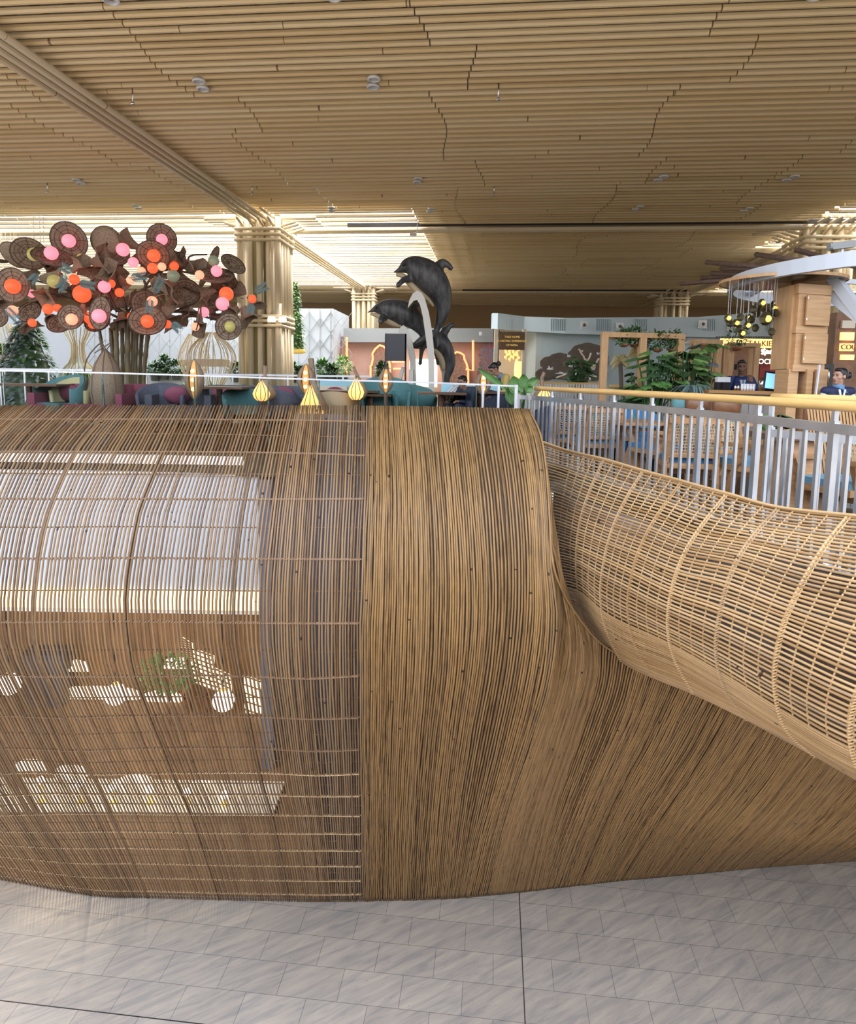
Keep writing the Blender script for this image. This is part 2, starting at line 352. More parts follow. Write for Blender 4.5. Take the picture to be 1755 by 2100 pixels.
# battens and their ties on the open part
bat = MB(); thin = MB(); ties = MB(); tied = MB()
row = 0; t = .035
while t < .985:
    big = row % 2 == 0
    n = 90; pts = [surf(.65 + (6.95-.65)*i/(n-1), t) + Vector((0, .017, 0)) for i in range(n)]
    (bat if big else thin).tube(pts, .008 if big else .0055, 5)
    if big:
        for q in range(240):
            s_ = .7 + 6.2*q/239
            if s_ > 6.93: continue
            p = surf(s_, t); w = .013
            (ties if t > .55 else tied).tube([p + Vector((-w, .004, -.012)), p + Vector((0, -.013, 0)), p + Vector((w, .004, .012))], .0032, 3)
    row += 1; t += .0335 if t < .5 else .029
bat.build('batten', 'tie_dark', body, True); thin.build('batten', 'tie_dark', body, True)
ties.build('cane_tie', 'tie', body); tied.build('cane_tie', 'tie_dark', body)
mb = MB(); pts = [surf(.65 + 10.3*i/80, 1) + Vector((0, .0, .012)) for i in range(81)]
mb.tube(pts, .014, 5); mb.build('base_rail', 'rib', body)

# ================================================================== second woven form on the right
TC = [
 [(1085,898), (1090,960), (1095,1030), (1098,1100), (1102,1165), (1118,1215), (1135,1245)],
 [(1160,924), (1148,975), (1140,1040), (1136,1105), (1138,1170), (1150,1225), (1168,1262)],
 [(1238,943), (1212,1000), (1192,1060), (1183,1120), (1183,1180), (1192,1240), (1212,1302)],
 [(1318,967), (1283,1025), (1256,1085), (1240,1145), (1232,1215), (1242,1285), (1276,1358)],
 [(1398,989), (1355,1047), (1320,1108), (1298,1172), (1288,1245), (1302,1318), (1340,1390)],
 [(1490,1015), (1440,1078), (1402,1140), (1378,1210), (1370,1285), (1385,1352), (1425,1424)],
 [(1597,1043), (1546,1099), (1506,1163), (1480,1245), (1469,1335), (1488,1412), (1535,1478)],
 [(1741,1060), (1690,1125), (1640,1210), (1604,1295), (1589,1400), (1612,1492), (1675,1552)],
 [(1960,1078), (1900,1160), (1830,1260), (1780,1370), (1745,1480), (1765,1580), (1850,1645)],
 [(2300,1100), (2230,1220), (2150,1350), (2090,1480), (2050,1600), (2080,1700), (2180,1765)],
]
TD = [7.3, 6.6, 5.75, 5.15, 4.65, 4.2, 3.82, 3.45, 3.0, 2.55]; TF = [1.03, .985, .955, .945, .96, 1.0, 1.09]
TG = [smooth_path([P(x, y, d*f) for (x, y), f in zip(c, TF)], 40) for c, d in zip(TC, TD)]
def tsurf(s, t):
    row = t*39; i = min(38, int(row)); f = row-i
    return cat([g[i] for g in TG], s).lerp(cat([g[i+1] for g in TG], s), f)
tube2 = thing('woven_stair_hood', 'pale cane basketwork hood sweeping towards the camera below the steel railing', 'canopy', (2.5, 4, LOW), world=True)
mb = MB(); t = 0; k = 0
def jl(t, n=80, off=0):
    ph = random.random()*40
    return [tsurf(9*i/(n-1)*.97 + .0, t + noise.noise(Vector((ph, i*.12, 0)))*.0025) + Vector((0, off, 0)) for i in range(n)]
while t <= 1.0:
    mb.k = k; k += 1
    mb.tube(jl(min(1, t)), .0080 * random.uniform(.85, 1.2), 6)
    t += (.0160 if t < .74 else (.0105 if t < .86 else .0062)) * random.uniform(.85, 1.15)
mb.build('long_canes', 'cane_light', tube2, True)
mb = MB()
for q in range(3): mb.k = q; mb.tube([p + Vector((0, .012*q, .01*(1-q))) for p in jl(0.0)], .011, 6)
mb.build('top_edge', 'cane_light', tube2, True)
for s_ in (2, 3, 4, 5, 6, 7, 8):
    mb = MB(); mb.k = s_
    mb.tube([tsurf(s_, i/50) + Vector((0, .016, 0)) for i in range(51)], .010, 6)
    for q in range(100):
        p = tsurf(s_, q/100); mb.tube([p + Vector((-.014, -.002, -.012)), p + Vector((0, -.013, 0)), p + Vector((.014, -.002, .012))], .0035, 3)
    mb.build('rib', 'cane_light', tube2)
mb = MB()
for a in range(2, 9):
    for f in (.25, .5, .75):
        mb.tube([tsurf(a-1 + f, i/50*.87) + Vector((0, .011, 0)) for i in range(51)], .0055, 4)
mb.build('cross_canes', 'cane_light', tube2)
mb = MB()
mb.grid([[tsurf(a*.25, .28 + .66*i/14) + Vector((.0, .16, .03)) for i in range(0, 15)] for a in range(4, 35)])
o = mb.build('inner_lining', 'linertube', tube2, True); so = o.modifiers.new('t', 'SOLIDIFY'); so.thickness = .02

# ================================================================== floors
def tile_mat():
    m = bpy.data.materials.new('stone_tiles'); m.use_nodes = True; nt = m.node_tree; N = nt.nodes; L = nt.links; b = N['Principled BSDF']
    tc = N.new('ShaderNodeTexCoord'); mp = N.new('ShaderNodeMapping'); L.new(tc.outputs['Object'], mp.inputs[0])
    br = N.new('ShaderNodeTexBrick'); br.offset = .5; br.inputs['Scale'].default_value = 1; br.inputs['Brick Width'].default_value = TILE_W; br.inputs['Row Height'].default_value = TILE_H
    br.inputs['Mortar Size'].default_value = .0028; br.inputs['Mortar Smooth'].default_value = 0
    br.inputs['Color1'].default_value = (.30,.268,.235,1); br.inputs['Color2'].default_value = (.335,.30,.262,1); br.inputs['Mortar'].default_value = (.13,.125,.12,1)
    L.new(mp.outputs[0], br.inputs['Vector'])
    m2 = N.new('ShaderNodeMapping'); m2.inputs['Scale'].default_value = (.45, 3.4, 1); m0 = N.new('ShaderNodeMapping'); m0.inputs['Rotation'].default_value = (0, 0, -.62); L.new(tc.outputs['Object'], m0.inputs[0]); L.new(m0.outputs[0], m2.inputs[0])
    nz = N.new('ShaderNodeTexNoise'); nz.inputs['Scale'].default_value = 3.6; nz.inputs['Detail'].default_value = 9; nz.inputs['Roughness'].default_value = .66; nz.inputs['Distortion'].default_value = .6; L.new(m2.outputs[0], nz.inputs['Vector'])
    rp = N.new('ShaderNodeValToRGB'); e = rp.color_ramp.elements; e[0].position = .36; e[0].color = (.76,.76,.77,1); e[1].position = .66; e[1].color = (1.16,1.09,1.0,1)
    L.new(nz.outputs[0], rp.inputs[0])
    mx = N.new('ShaderNodeMix'); mx.data_type = 'RGBA'; mx.blend_type = 'MULTIPLY'; mx.inputs[0].default_value = 1; L.new(br.outputs[0], mx.inputs[6]); L.new(rp.outputs[0], mx.inputs[7])
    sp = N.new('ShaderNodeTexVoronoi'); sp.inputs['Scale'].default_value = 14; L.new(tc.outputs['Object'], sp.inputs['Vector'])
    lt = N.new('ShaderNodeMath'); lt.operation = 'LESS_THAN'; lt.inputs[1].default_value = .09; L.new(sp.outputs['Distance'], lt.inputs[0])
    mg = N.new('ShaderNodeMath'); mg.operation = 'MULTIPLY'; mg.inputs[1].default_value = .45; L.new(lt.outputs[0], mg.inputs[0])
    m3 = N.new('ShaderNodeMix'); m3.data_type = 'RGBA'; m3.inputs[7].default_value = (.15,.13,.12,1); L.new(mg.outputs[0], m3.inputs[0]); L.new(mx.outputs[2], m3.inputs[6])
    L.new(m3.outputs[2], b.inputs['Base Color']); b.inputs['Roughness'].default_value = .16; b.inputs['Specular IOR Level'].default_value = .5
    return m
TILE_W = .67; TILE_H = .40
M['tiles'] = tile_mat()
seam0 = toB(PZ(1068, 1865, LOW)); seam1 = toB(PZ(1074, 2098, LOW)); SX = (seam0.x + seam1.x)/2
row_y = toB(PZ(0, 2052, LOW)).y
def bstruct(mb, name, m):   # structure built in building coordinates
    o = mb.build(name, m, origin=(0, 0, 0)); o.rotation_euler = (0, 0, BA); return struct(o)
mb = MB(); mb.box((-SX*0, 12, -.1), (70, 60, .2)); 
o = mb.build('floor_lower', 'tiles', origin=(0, 0, 0)); o.rotation_euler = (0, 0, BA)
off = B(SX, row_y, 0); o.location = (off.x, off.y, LOW); struct(o)
# metal joint strips let into the stone
mb = MB(); mb.box((SX, 4, LOW), (.009, 9, .006)); mb.box((SX-6, row_y, LOW), (8.5, .009, .006)); o = bstruct(mb, 'trim_floor', 'black')

# upper floor slab: front edge follows the balustrades
GR = [P(-420,950,11.4), P(0,950,11.0), P(300,950,10.8), P(640,950,10.6), P(860,950,10.5), P(1062,950,10.4)]
RX = [(1062,10.6), (1098,10.3), (1158,9.3), (1240,8.2), (1335,7.1), (1460,6.0), (1620,4.88), (1830,3.9), (2150,3.1)]
RR = [P(x, 900, d) for x, d in RX]
front = [Vector((p.x, p.y - .08, 0)) for p in GR] + [Vector((p.x - .06, p.y - .05, 0)) for p in RR[1:]]
mb = MB(); poly = front + [Vector((12, 2, 0)), Vector((60, 2, 0)), Vector((60, 60, 0)), Vector((-60, 60, 0)), Vector((-60, 11.4, 0))]
mb.prism([(p.x, p.y, 0) for p in poly], (0, 0, -.35)); struct(mb.build('floor_upper', 'olivefloor', origin=(0, 0, 0)))
# bulkhead under the slab edge, seen through the open canes
mb = MB(); XR = -2.75
mb.box((-18+XR/2, 10.72, -1.32), (36+XR, .12, 1.95)); struct(mb.build('wall_bulkhead', 'panel'))
mb = MB(); mb.box((-18+XR/2, 10.70, -.10), (36+XR, .2, .14)); mb.box((-18+XR/2, 10.69, -.33), (36+XR, .16, .03)); struct(mb.build('trim_slab', 'white'))
mb = MB(); mb.box((-18+XR/2, 10.66, -2.46), (36+XR, .16, .30)); tag(mb.build('light_cove', 'warmglow'), 'long warm lit cove strip along the foot of the white bulkhead', 'light strip')

mb = MB(); a = toB(P(-350, 1762, 8.2)); pts = [surf(.65 + 6.3*i/30, 1) for i in range(31)]
poly = [(p.x, p.y + .06, LOW + .012) for p in pts] + [(XR, 13.25, LOW + .012), (-18, 13.25, LOW + .012)]
mb.prism(poly, (0, 0, -.01)); struct(mb.build('floor_shop', 'brownwall', origin=(0, 0, 0)))
mb = MB(); mb.prism([(-16, 11.25, 0), (1.75, 11.25, 0), (1.75, 15.3, 0), (-16, 15.3, 0)], (0, 0, .3)); struct(mb.build('floor_lounge', 'walnut'))
# ================================================================== ceiling of timber poles
CH = 6.3
ZONES = [(-45, -2.6, 20.0, 36.5), (9.6, 32, 20.0, 26.3), (11.8, 22, 34.2, 38.5)]
def lit(x, y): return any(a < x < b and c < y < d for a, b, c, d in ZONES)
mb = MB(); k = 0
def slat(mb, y, x0, x1, z, r):
    global k
    x = x0
    if True:
        k += 1; mb.k = k; mb.tube([(x0, y, z), (x1 - .02, y, z)], r, 8, cid=k)
y = 6.2; i = 0
def JJ(i, a): return .10*math.sin(i*.45 + a) + (.7 if (i//7 + int(a*3)) % 3 == 0 else 0)
JX = [-40, -31, -22, -15.5, -9.2, -5.55, -1.2, 3.0, 6.6, 11.5, 18, 26, 34]
while y < 47:
    xs = []
    for a, b in zip(JX, JX[1:]): xs.append((a + JJ(i, a), b + JJ(i, b)))
    for n_, (a, b) in enumerate(xs):
        dz = 0
        segs = [(a, b)]
        # keep poles out of the skylit bays (those have their own wider grid)
        for (zx0, zx1, zy0, zy1) in ZONES:
            if zy0 < y < zy1:
                ns = []
                for (p, q) in segs:
                    if q <= zx0 or p >= zx1: ns.append((p, q)); continue
                    if p < zx0: ns.append((p, zx0 + .15*math.sin(i*2.3)))
                    if q > zx1: ns.append((zx1, q))
                segs = ns
        for p, q in segs:
            if q - p > .15: slat(mb, y, p, q, CH + dz, lerp_table([(11,.046), (17,.062)], y))
    y += lerp_table([(10.5,.213), (16,.30)], y); i += 1
bstruct(mb, 'ceiling', 'slat')
mb = MB()
for (a, b, c, d) in ZONES:      # skylit bays: open wider grid of poles in two layers with diagonal poles
    yy = c + .1; n_ = 0
    while yy < d:
        mb.k = n_ + a
        x = a
        while x < b:
            x2 = min(b, x + 7.3); mb.k += 1.3; mb.tube([(x, yy, CH), (x2 - .03, yy, CH)], .072, 6); x = x2
        if n_ % 4 == 1: mb.tube([(a, yy + .1, CH + .5), (b, yy + .1, CH + .5)], .05, 6)
        yy += .58 if n_ % 9 else .30; n_ += 1
    x = a + 1.0
    while x < b:
        for q in range(4):
            yy = c + .5
            while yy < d - 2:
                mb.k += .7; mb.tube([(x + q*.5, yy, CH + .2), (x + q*.5 - .9, yy + 2.6, CH + .2)], .05, 5); yy += 5.6
        x += 5.5
bstruct(mb, 'ceiling_skylight', 'pole')
mb = MB()                       # joists above the poles, running away from the viewer
x = -30
while x < 32:
    if not (-4 < x < 40) or True:
        y0 = 5.8
        segs = [(5.8, 47)]
        for (a, b, c, d) in ZONES:
            if a < x < b: segs = [(5.8, c), (d, 47)] if len(segs) == 1 else segs
        for s0, s1 in segs: mb.bar((x, s0, CH + .12), (x, s1, CH + .12), .05, .1)
    x += .52
bstruct(mb, 'ceiling_joist', 'joist')
mb = MB()                       # roof deck with openings over the skylit bays
xs = sorted({-45, 45} | {v for z in ZONES for v in z[:2] if -45 < v < 45}); ys = sorted({4.5, 60} | {v for z in ZONES for v in z[2:]})
for a, b in zip(xs, xs[1:]):
    for c, d in zip(ys, ys[1:]):
        if not lit((a+b)/2, (c+d)/2): mb.box(((a+b)/2, (c+d)/2, CH + 1.0), (b-a, d-c, .1))
bstruct(mb, 'roof', 'deck')
# beams: bundles of four poles running away from the viewer along the column lines
def beam(x, y0, y1, name, label, n_=4, w=.16):
    mb = MB(); y = y0
    while y < y1:
        y2 = min(y1, y + 5.7)
        for q in range(n_): mb.k = q + y; mb.tube([(x + (q-(n_-1)/2)*w, y, CH - .16 - .0*q), (x + (q-(n_-1)/2)*w, y2 - .02, CH - .16)], .058, 8)
        y = y2
    bstruct(mb, 'ceiling_beam', 'pole')
C1 = toB(P(548, 700, 22)); C2 = toB(P(749, 700, 38)); C3 = toB(P(1655, 700, 22)); C4 = toB(P(1368, 700, 38))
beam(C1.x, 6, 21.3, '', '', 4, .19); beam(C1.x, 22.8, 37.5, '', ''); beam(C3.x + .3, 22.8, 37.5, '', ''); beam(C4.x, 39, 46, '', '')
mb = MB()                       # cross beams (bundles running left to right) at the column rows
for yb in (22.4, 38.3):
    for q in range(2): mb.k = q + yb; mb.tube([(-38, yb + .2*q, CH - .14), (32, yb + .2*q, CH - .14)], .07, 8)
bstruct(mb, 'ceiling_crossbeam', 'pole')
mb = MB(); mb.bar((-5, 19.2, CH + .02), (10, 19.2, CH + .02), .04); mb.bar((-5, 22.1, CH - .05), (30, 22.1, CH - .05), .12); mb.bar((-2, 38.1, CH - .06), (11, 38.1, CH - .06), .12); bstruct(mb, 'ceiling_track', 'black')
# columns
def column(px, d, w, label, top=CH):
    c = P(px, 760, d); t = thing('bamboo_column', label, 'column', (c.x, c.y, 0), BA, 'bundled pole columns')
    sh = MB(); n_ = 5; h = w/2
    for side in range(4):
        R = Matrix.Rotation(side*PI/2, 3, 'Z')
        for q in range(n_):
            if q == 1 and side % 2 == 0: continue
            x = -h + w*q/(n_-1) + random.uniform(-.02, .02); a = R @ Vector((x, -h, 0)); z0 = 0
            while z0 < top:
                z1 = min(top + random.uniform(-.1, .3), z0 + random.uniform(2.6, 3.6)); sh.k = random.random()*99
                sh.tube([(a.x, a.y, z0), (a.x, a.y, z1 - .012)], .098 if q in (0, n_-1) else .085, 8); z0 = z1
        for q in range(3): sh.k = random.random()*99; a = R @ Vector((-h*.6 + w*.3*q, -h*.72, 0)); sh.tube([(a.x, a.y, 0), (a.x, a.y, top)], .11, 6)
    sh.build('pole_bundle', 'pole', t, True)
    for z0 in (top - .45, top - .62, top - .79, 2.85, 3.0, 3.15):
        mb = MB(); mb.k = z0
        for side in range(4):
            R = Matrix.Rotation(side*PI/2, 3, 'Z'); a = R @ Vector((-h - .12, -h - .1, z0)); b = R @ Vector((h + .12, -h - .1, z0)); mb.tube([a, b], .055, 6)
        mb.build('ring', 'pole', t, True)
    core = MB(); core.box((0, 0, top/2), (w*.55, w*.55, top)); core.build('core', 'olive_lt', t)
    # capital: poles reaching up and out under the ceiling
    cp = MB()
    for side in range(4):
        R = Matrix.Rotation(side*PI/2, 3, 'Z')
        for q in range(4):
            cp.k = side*7 + q; x = -h*.8 + q*w*.27; cp.tube([R @ Vector((x, -h-.05, top - .1)), R @ Vector((x, -h - 1.2, top - .1))], .05, 6)
            cp.tube([R @ Vector((x, -h-.05, top - .35)), R @ Vector((x, -h - .55, top - .2))], .045, 6)
    cp.build('capital', 'pole', t, True)
    return t
column(547, 22, 1.22, 'nearest bundled pale pole column, right of the hat lamp tree')
column(749, 38, 1.10, 'distant bundled pole column left of the leaping dolphins')
column(1657, 22, 1.35, 'bundled pole column rising behind the white canopy ring')
column(1368, 38, 1.35, 'distant bundled pole column behind the timber planter frames')
# white twin floodlights on the columns
def floods(px, py, d, label):
    t = thing('floodlight', label, 'light', P(px, py, d), world=False)
    for q in (-.17, .17):
        mb = MB(); mb.lathe([(0, .09), (.10, .08), (.13, 0), (.12, -.08), (0, -.09)], (q, 0, 0), 12); mb.build('lamp_head', 'warmwhite', t, True)
    mb = MB(); mb.bar((-.2, .08, 0), (.2, .08, 0), .05); mb.bar((0, .05, 0), (0, .8, 0), .05); mb.build('bracket', 'white', t)
floods(568, 655, 21.0, 'white twin floodlight on the nearest pole column')
floods(764, 708, 36.9, 'white twin floodlight on the column left of the dolphins')
floods(727, 707, 36.9, 'white floodlight on the left flank of the distant column')
# ceiling fittings
k_ = 0
dl = None
DLP = [((228,11),(249,32)), ((684,4),(695,20)), ((1672,2),(1690,-8)), ((416,190),(428,201)), ((765,186),(771,197)), ((166,381),(177,384)), ((1349,375),(1344,381)), ((1612,375),(1604,381)), ((1303,434),(1299,438)), ((855,379),(860,381)), ((882,438),(878,442)), ((284,431),(290,433)), ((680,436),(675,439)), ((1524,437),(1516,440))]
DLL = ['twin ring downlight at the upper left of the pole ceiling', 'twin ring downlight at the top edge above the dolphins', 'single ring downlight at the top right edge of the ceiling',
 'small downlight pair left of the ceiling centre', 'downlight pair high above the dolphins', 'downlight pair over the hat lamp tree', 'downlight pair on the right part of the ceiling', 'rightmost downlight pair, before the right skylight',
 'tiny downlight pair left of the right skylight', 'tiny downlight above the hanging sensor', 'tiny downlight right of the hanging sensor', 'tiny downlight beside the diagonal beam', 'tiny downlight at the edge of the left skylight', 'tiny downlight at the corner of the right skylight']
for (a, b), lb in zip(DLP, DLL):
    pa = PZ(a[0], a[1], CH - .13); pb = PZ(b[0], b[1], CH - .13)
    if dl is None:
        dl = thing('downlight', lb, 'ceiling light', pa, group='ring downlights in the pole ceiling'); dl.scale = (1.25, 1.25, 1.25)
        for q in (0, 1):
            mb = MB(); mb.lathe([(.06, .03), (.085, .03), (.09, .0), (.065, -.012), (.06, .03)], (q*.03, -q*.24, .04), 16); mb.build('ring', 'white', dl, True)
            mb = MB(); mb.lathe([(0, .01), (.065, .01)], (q*.03, -q*.24, .04), 16); mb.build('lens', 'chrome', dl)
    else: dup(dl, pa, 0, lb)
for i, (x, y) in enumerate([(1022,186), (272,196), (1013,388), (97,383), (517,387)]):
    p = PZ(x, y, CH - .1)
    mb = MB(); mb.tube([p + Vector((0, 0, .2)), p + Vector((0, 0, -.12))], .012, 6); mb.lathe([(0, -.12), (.03, -.12), (.045, -.15), (0, -.16)], p, 8)
    tag(mb.build('sprinkler', 'chrome', smooth=True), ['sprinkler head in mid ceiling', 'sprinkler head at the left of the ceiling', 'small sprinkler right of ceiling middle, farther back', 'small sprinkler far left over the lamp tree', 'small sprinkler before the diagonal beam end'][i], 'sprinkler', 'ceiling sprinklers')
t = thing('hanging_sensor', 'small white sensor hanging on a rod under the ceiling above the dolphins', 'sensor', PZ(856, 434, CH - .1))
mb = MB(); mb.tube([(0, 0, 0), (0, 0, -.62)], .012, 6); mb.tube([(0, 0, -.60), (-.12, 0, -.62)], .012, 6); mb.build('rod', 'white', t); mb = MB(); mb.box((-.12, 0, -.66), (.2, .12, .07)); mb.build('housing', 'white', t)

# ================================================================== far walls
def wallq(name, pts, d0, m, back=.25, kind='structure'):
    """vertical wall panel from (px, ytop, ybottom, depth) samples; real thickness"""
    mb = MB(); a = [(P(x, yt, d), P(x, yb, d)) for x, yt, yb, d in pts]
    a = [(Vector((t.x, t.y, t.z)), Vector((t.x, t.y, 0 if pts[0][2] >= 800 else b.z))) for t, b in a]
    for (t0, b0), (t1, b1) in zip(a, a[1:]):
        o = Vector((0, back, 0)); mb.prism([b0, b1, t1, t0], o)
    ob = mb.build(name, m); ob['kind'] = kind; return ob
M['farwall'] = mat('farwall', (.42,.27,.13), .6)
wallq('wall_left', [(-300, 628, 800, 31), (683, 633, 800, 30)], 0, 'panel', .3)
wallq('wall_left_return', [(683, 633, 800, 30), (714, 648, 800, 34)], 0, 'panel', .3)
mb = MB()                         # diamond joint lines let into the white wall
def wl(x0, y0, x1, y1, d=30.0):
    d -= .03; mb.bar(P(x0, y0, d), P(x1, y1, d), .035, .02)
for x in range(150, 690, 22): wl(x, 634, x, 770)
for i, x in enumerate(range(150, 680, 44)):
    for y in (640, 684, 728): 
        wl(x, y, x+22, y+30); wl(x+22, y+30, x+44, y); wl(x, y+42, x+22, y+12) ; wl(x+22, y+12, x+44, y+42)
tag(mb.build('wall_joint_lines', 'greyfascia'), 'thin diamond joint lines across the white far left wall', 'wall lines'); bpy.data.objects['wall_joint_lines']['kind'] = 'structure'
wallq('wall_shop_pink', [(700, 690, 812, 32), (1076, 690, 812, 32)], 0, 'pink', .3)
wallq('wall_shop_fascia', [(705, 673, 702, 31.5), (1012, 673, 702, 31.5)], 0, 'greyfascia', .6)
wallq('wall_blue', [(1074, 676, 812, 27), (1100, 676, 812, 26.2), (1260, 680, 812, 25), (1420, 680, 812, 25)], 0, 'greyblue', .3)
M['bluefascia'] = mat('bluefascia', (.50,.62,.68), .5)
wallq('wall_blue_fascia', [(1010, 642, 674, 27), (1021, 642, 675, 26.2), (1075, 649, 679, 26.2), (1160, 652, 684, 25), (1260, 651, 687, 24.2), (1345, 650, 689, 24), (1430, 650, 691, 23.5), (1500, 645, 693, 23), (1620, 633, 694, 22.5), (1900, 600, 690, 20)], 0, 'bluefascia', .5)
mb = MB()
for x0 in (1022, 1130, 1222, 1300, 1440, 1570):
    for q in range(7):
        x = x0 + q*4.4; d = 23.9 if x > 1200 else 25.2; d = lerp_table([(1010,26.3),(1075,26.2),(1160,25),(1260,24.2),(1345,24),(1430,23.5),(1500,23),(1620,22.5)], x) - .03
        mb.bar(P(x, 654, d), P(x, 678, d), .05, .03)
o = mb.build('trim_fascia', 'greyblue'); o['kind'] = 'structure'
wallq('wall_upper_right', [(1390, 692, 705, 24.5), (1900, 680, 700, 22)], 0, 'white', .3)
wallq('wall_far', [(-400, 590, 800, 46.5), (2200, 590, 800, 45.5)], 0, 'farwall', .4)
wallq('wall_far_right', [(1380, 700, 800, 29), (2300, 690, 800, 27)], 0, 'darkwood', .4)
# round speakers (air nozzles) on the fascia
nz = None
for i, (x, y, d) in enumerate([(1198, 667, 24.5), (1271, 670, 24.0), (1441, 665, 23.2), (1500, 668, 22.9)]):
    p = P(x, y, d)
    if not nz:
        nz = thing('air_nozzle', 'round white air nozzle on the blue fascia above the rock mural', 'vent', p, group='air nozzles on the blue fascia')
        mb = MB(); mb.box((0, .02, 0), (.28, .04, .28)); mb.build('plate', 'white', nz)
        R = Matrix.Rotation(PI/2, 3, 'X'); mb = MB(); mb.lathe([(.12, 0), (.11, .05), (.06, .03), (.055, -.02)], (0, 0, 0), 16, R); mb.build('nozzle_ring', 'white', nz, True)
        mb = MB(); mb.lathe([(0, .035), (.055, .035)], (0, 0, 0), 12, R); mb.build('opening', 'black', nz)
    else: dup(nz, p, 0, ['', 'round white air nozzle left of the distant right column', 'round white air nozzle right of the distant right column', 'round white air nozzle behind the cluster pendants'][i])
# ================================================================== glass balustrade
gb = thing('glass_balustrade', 'frameless glass balustrade with slim pale top rail behind the woven pavilion', 'balustrade', (-3, 10.7, 0), world=True)
GT = [(-420,752,11.4), (0,760,11.0), (300,767,10.8), (640,778,10.6), (860,784,10.5), (1062,792,10.4)]
gpts = smooth_path([P(*g) for g in GT], 60)
mb = MB()
for a, b in zip(gpts, gpts[1:]): mb.bar(a, b, .035, .026)
mb.build('top_rail', 'steel', gb)
XJ = [-200, 14, 218, 388, 545, 648, 860, 976, 1060]
def gat(px):
    best = min(range(59), key=lambda i: abs((gpts[i].x/gpts[i].y) - ray(px, 775).x/ray(px, 775).y)); return gpts[best]
for a, b in zip(XJ, XJ[1:]):
    p, q = gat(a), gat(b); mb = MB(); d = (q - p).normalized() * .012
    p2 = p + d; q2 = q - d; mb.prism([(p2.x, p2.y, .02), (q2.x, q2.y, .02), (q2.x, q2.y, q2.z - .02), (p2.x, p2.y, p2.z - .02)], (0, .014, 0)); mb.build('glass_pane', 'glass', gb)
mb = MB()
for a in XJ[1:-1]:
    p = gat(a); mb.box((p.x, p.y + .007, p.z/2), (.012, .016, p.z - .05))
mb.build('pane_joint', 'glassedge', gb)
for px in (990, 1022, 1058):
    p = P(px, 800, 10.4); mb = MB(); mb.box((p.x, p.y - .0, .6), (.05 if px == 1058 else .035, .05, 1.2)); mb.build('post', 'steel', gb)

# ================================================================== hat lamp tree
TD_ = 16.0; pm = TD_ / F
base = P(255, 880, TD_); base.z = 0
tree = thing('hat_lamp_tree', 'tree of brown woven hats and glowing red and pink globes on bamboo trunks', 'lamp tree', base, world=True)
def aim(dirv, spin=0):
    z = Vector(dirv).normalized(); return z.to_track_quat('Z', 'Y').to_matrix() @ Matrix.Rotation(spin, 3, 'Z')
def disc_hat(c, r, dirv, m='hat'):
    R = aim(dirv); mb = MB()
    prof = [(.02*r, -.20*r), (.16*r, -.17*r), (.30*r, -.12*r), (.5*r, -.085*r), (.75*r, -.04*r), (r, .02*r), (r*.99, .05*r), (.74*r, -.01*r), (.5*r, -.055*r), (.3*r, -.09*r), (.0, -.15*r)]
    mb.lathe(prof, c, 28, R); o = mb.build('woven_hat', m, tree, True)
    mb = MB()
    for q in (.38, .55, .78, .99):
        zz = lerp_table([(0,-.15), (.3,-.09), (.5,-.055), (.74,-.01), (1,.045)], q)*r
        mb.tube([c + R @ Vector((q*r*math.cos(a*PI/12), q*r*math.sin(a*PI/12), zz)) for a in range(24)], .008 if q < .9 else .014, 4, closed=True)
    for a in range(8): mb.tube([c + R @ Vector((q*r*math.cos(a*PI/4), q*r*math.sin(a*PI/4), (-.13 + .175*q)*r + .005)) for q in (.2, .6, 1)], .006, 3)
    ob = mb.build('hat_hoop', 'hatrim', tree); ob.parent = o; ob.location = (0, 0, 0)
def funnel_hat(c, r, dirv, spin, m='hat', sq=4):
    R = aim(dirv, spin); prof = [(.34, -.55), (.36, -.3), (.46, -.02), (.66, .25), (1.0, .5)]; mb = MB(); rows = []
    for kk, (pr, z) in enumerate(prof):
        row = []
        for j in range(16):
            a = 2*PI*j/16; sqf = 1/max(abs(math.cos(a)), abs(math.sin(a))) if sq == 4 else 1
            sqf = 1 + (sqf-1)*(kk/4); row.append(c + R @ Vector((pr*r*math.cos(a)*sqf*.8, pr*r*math.sin(a)*sqf*.45, z*r + (.16*r*math.cos(2*a)*kk/4))))
        rows.append(row + [row[0]])
    mb.grid(rows); o = mb.build('woven_hat', m, tree); s_ = o.modifiers.new('t', 'SOLIDIFY'); s_.thickness = .02
def globe(px, py, r, m, dd=-.3):
    c = P(px, py, TD_ + dd); mb = MB(); mb.ball(c, r*pm, 16); mb.build('globe', m, tree, True)
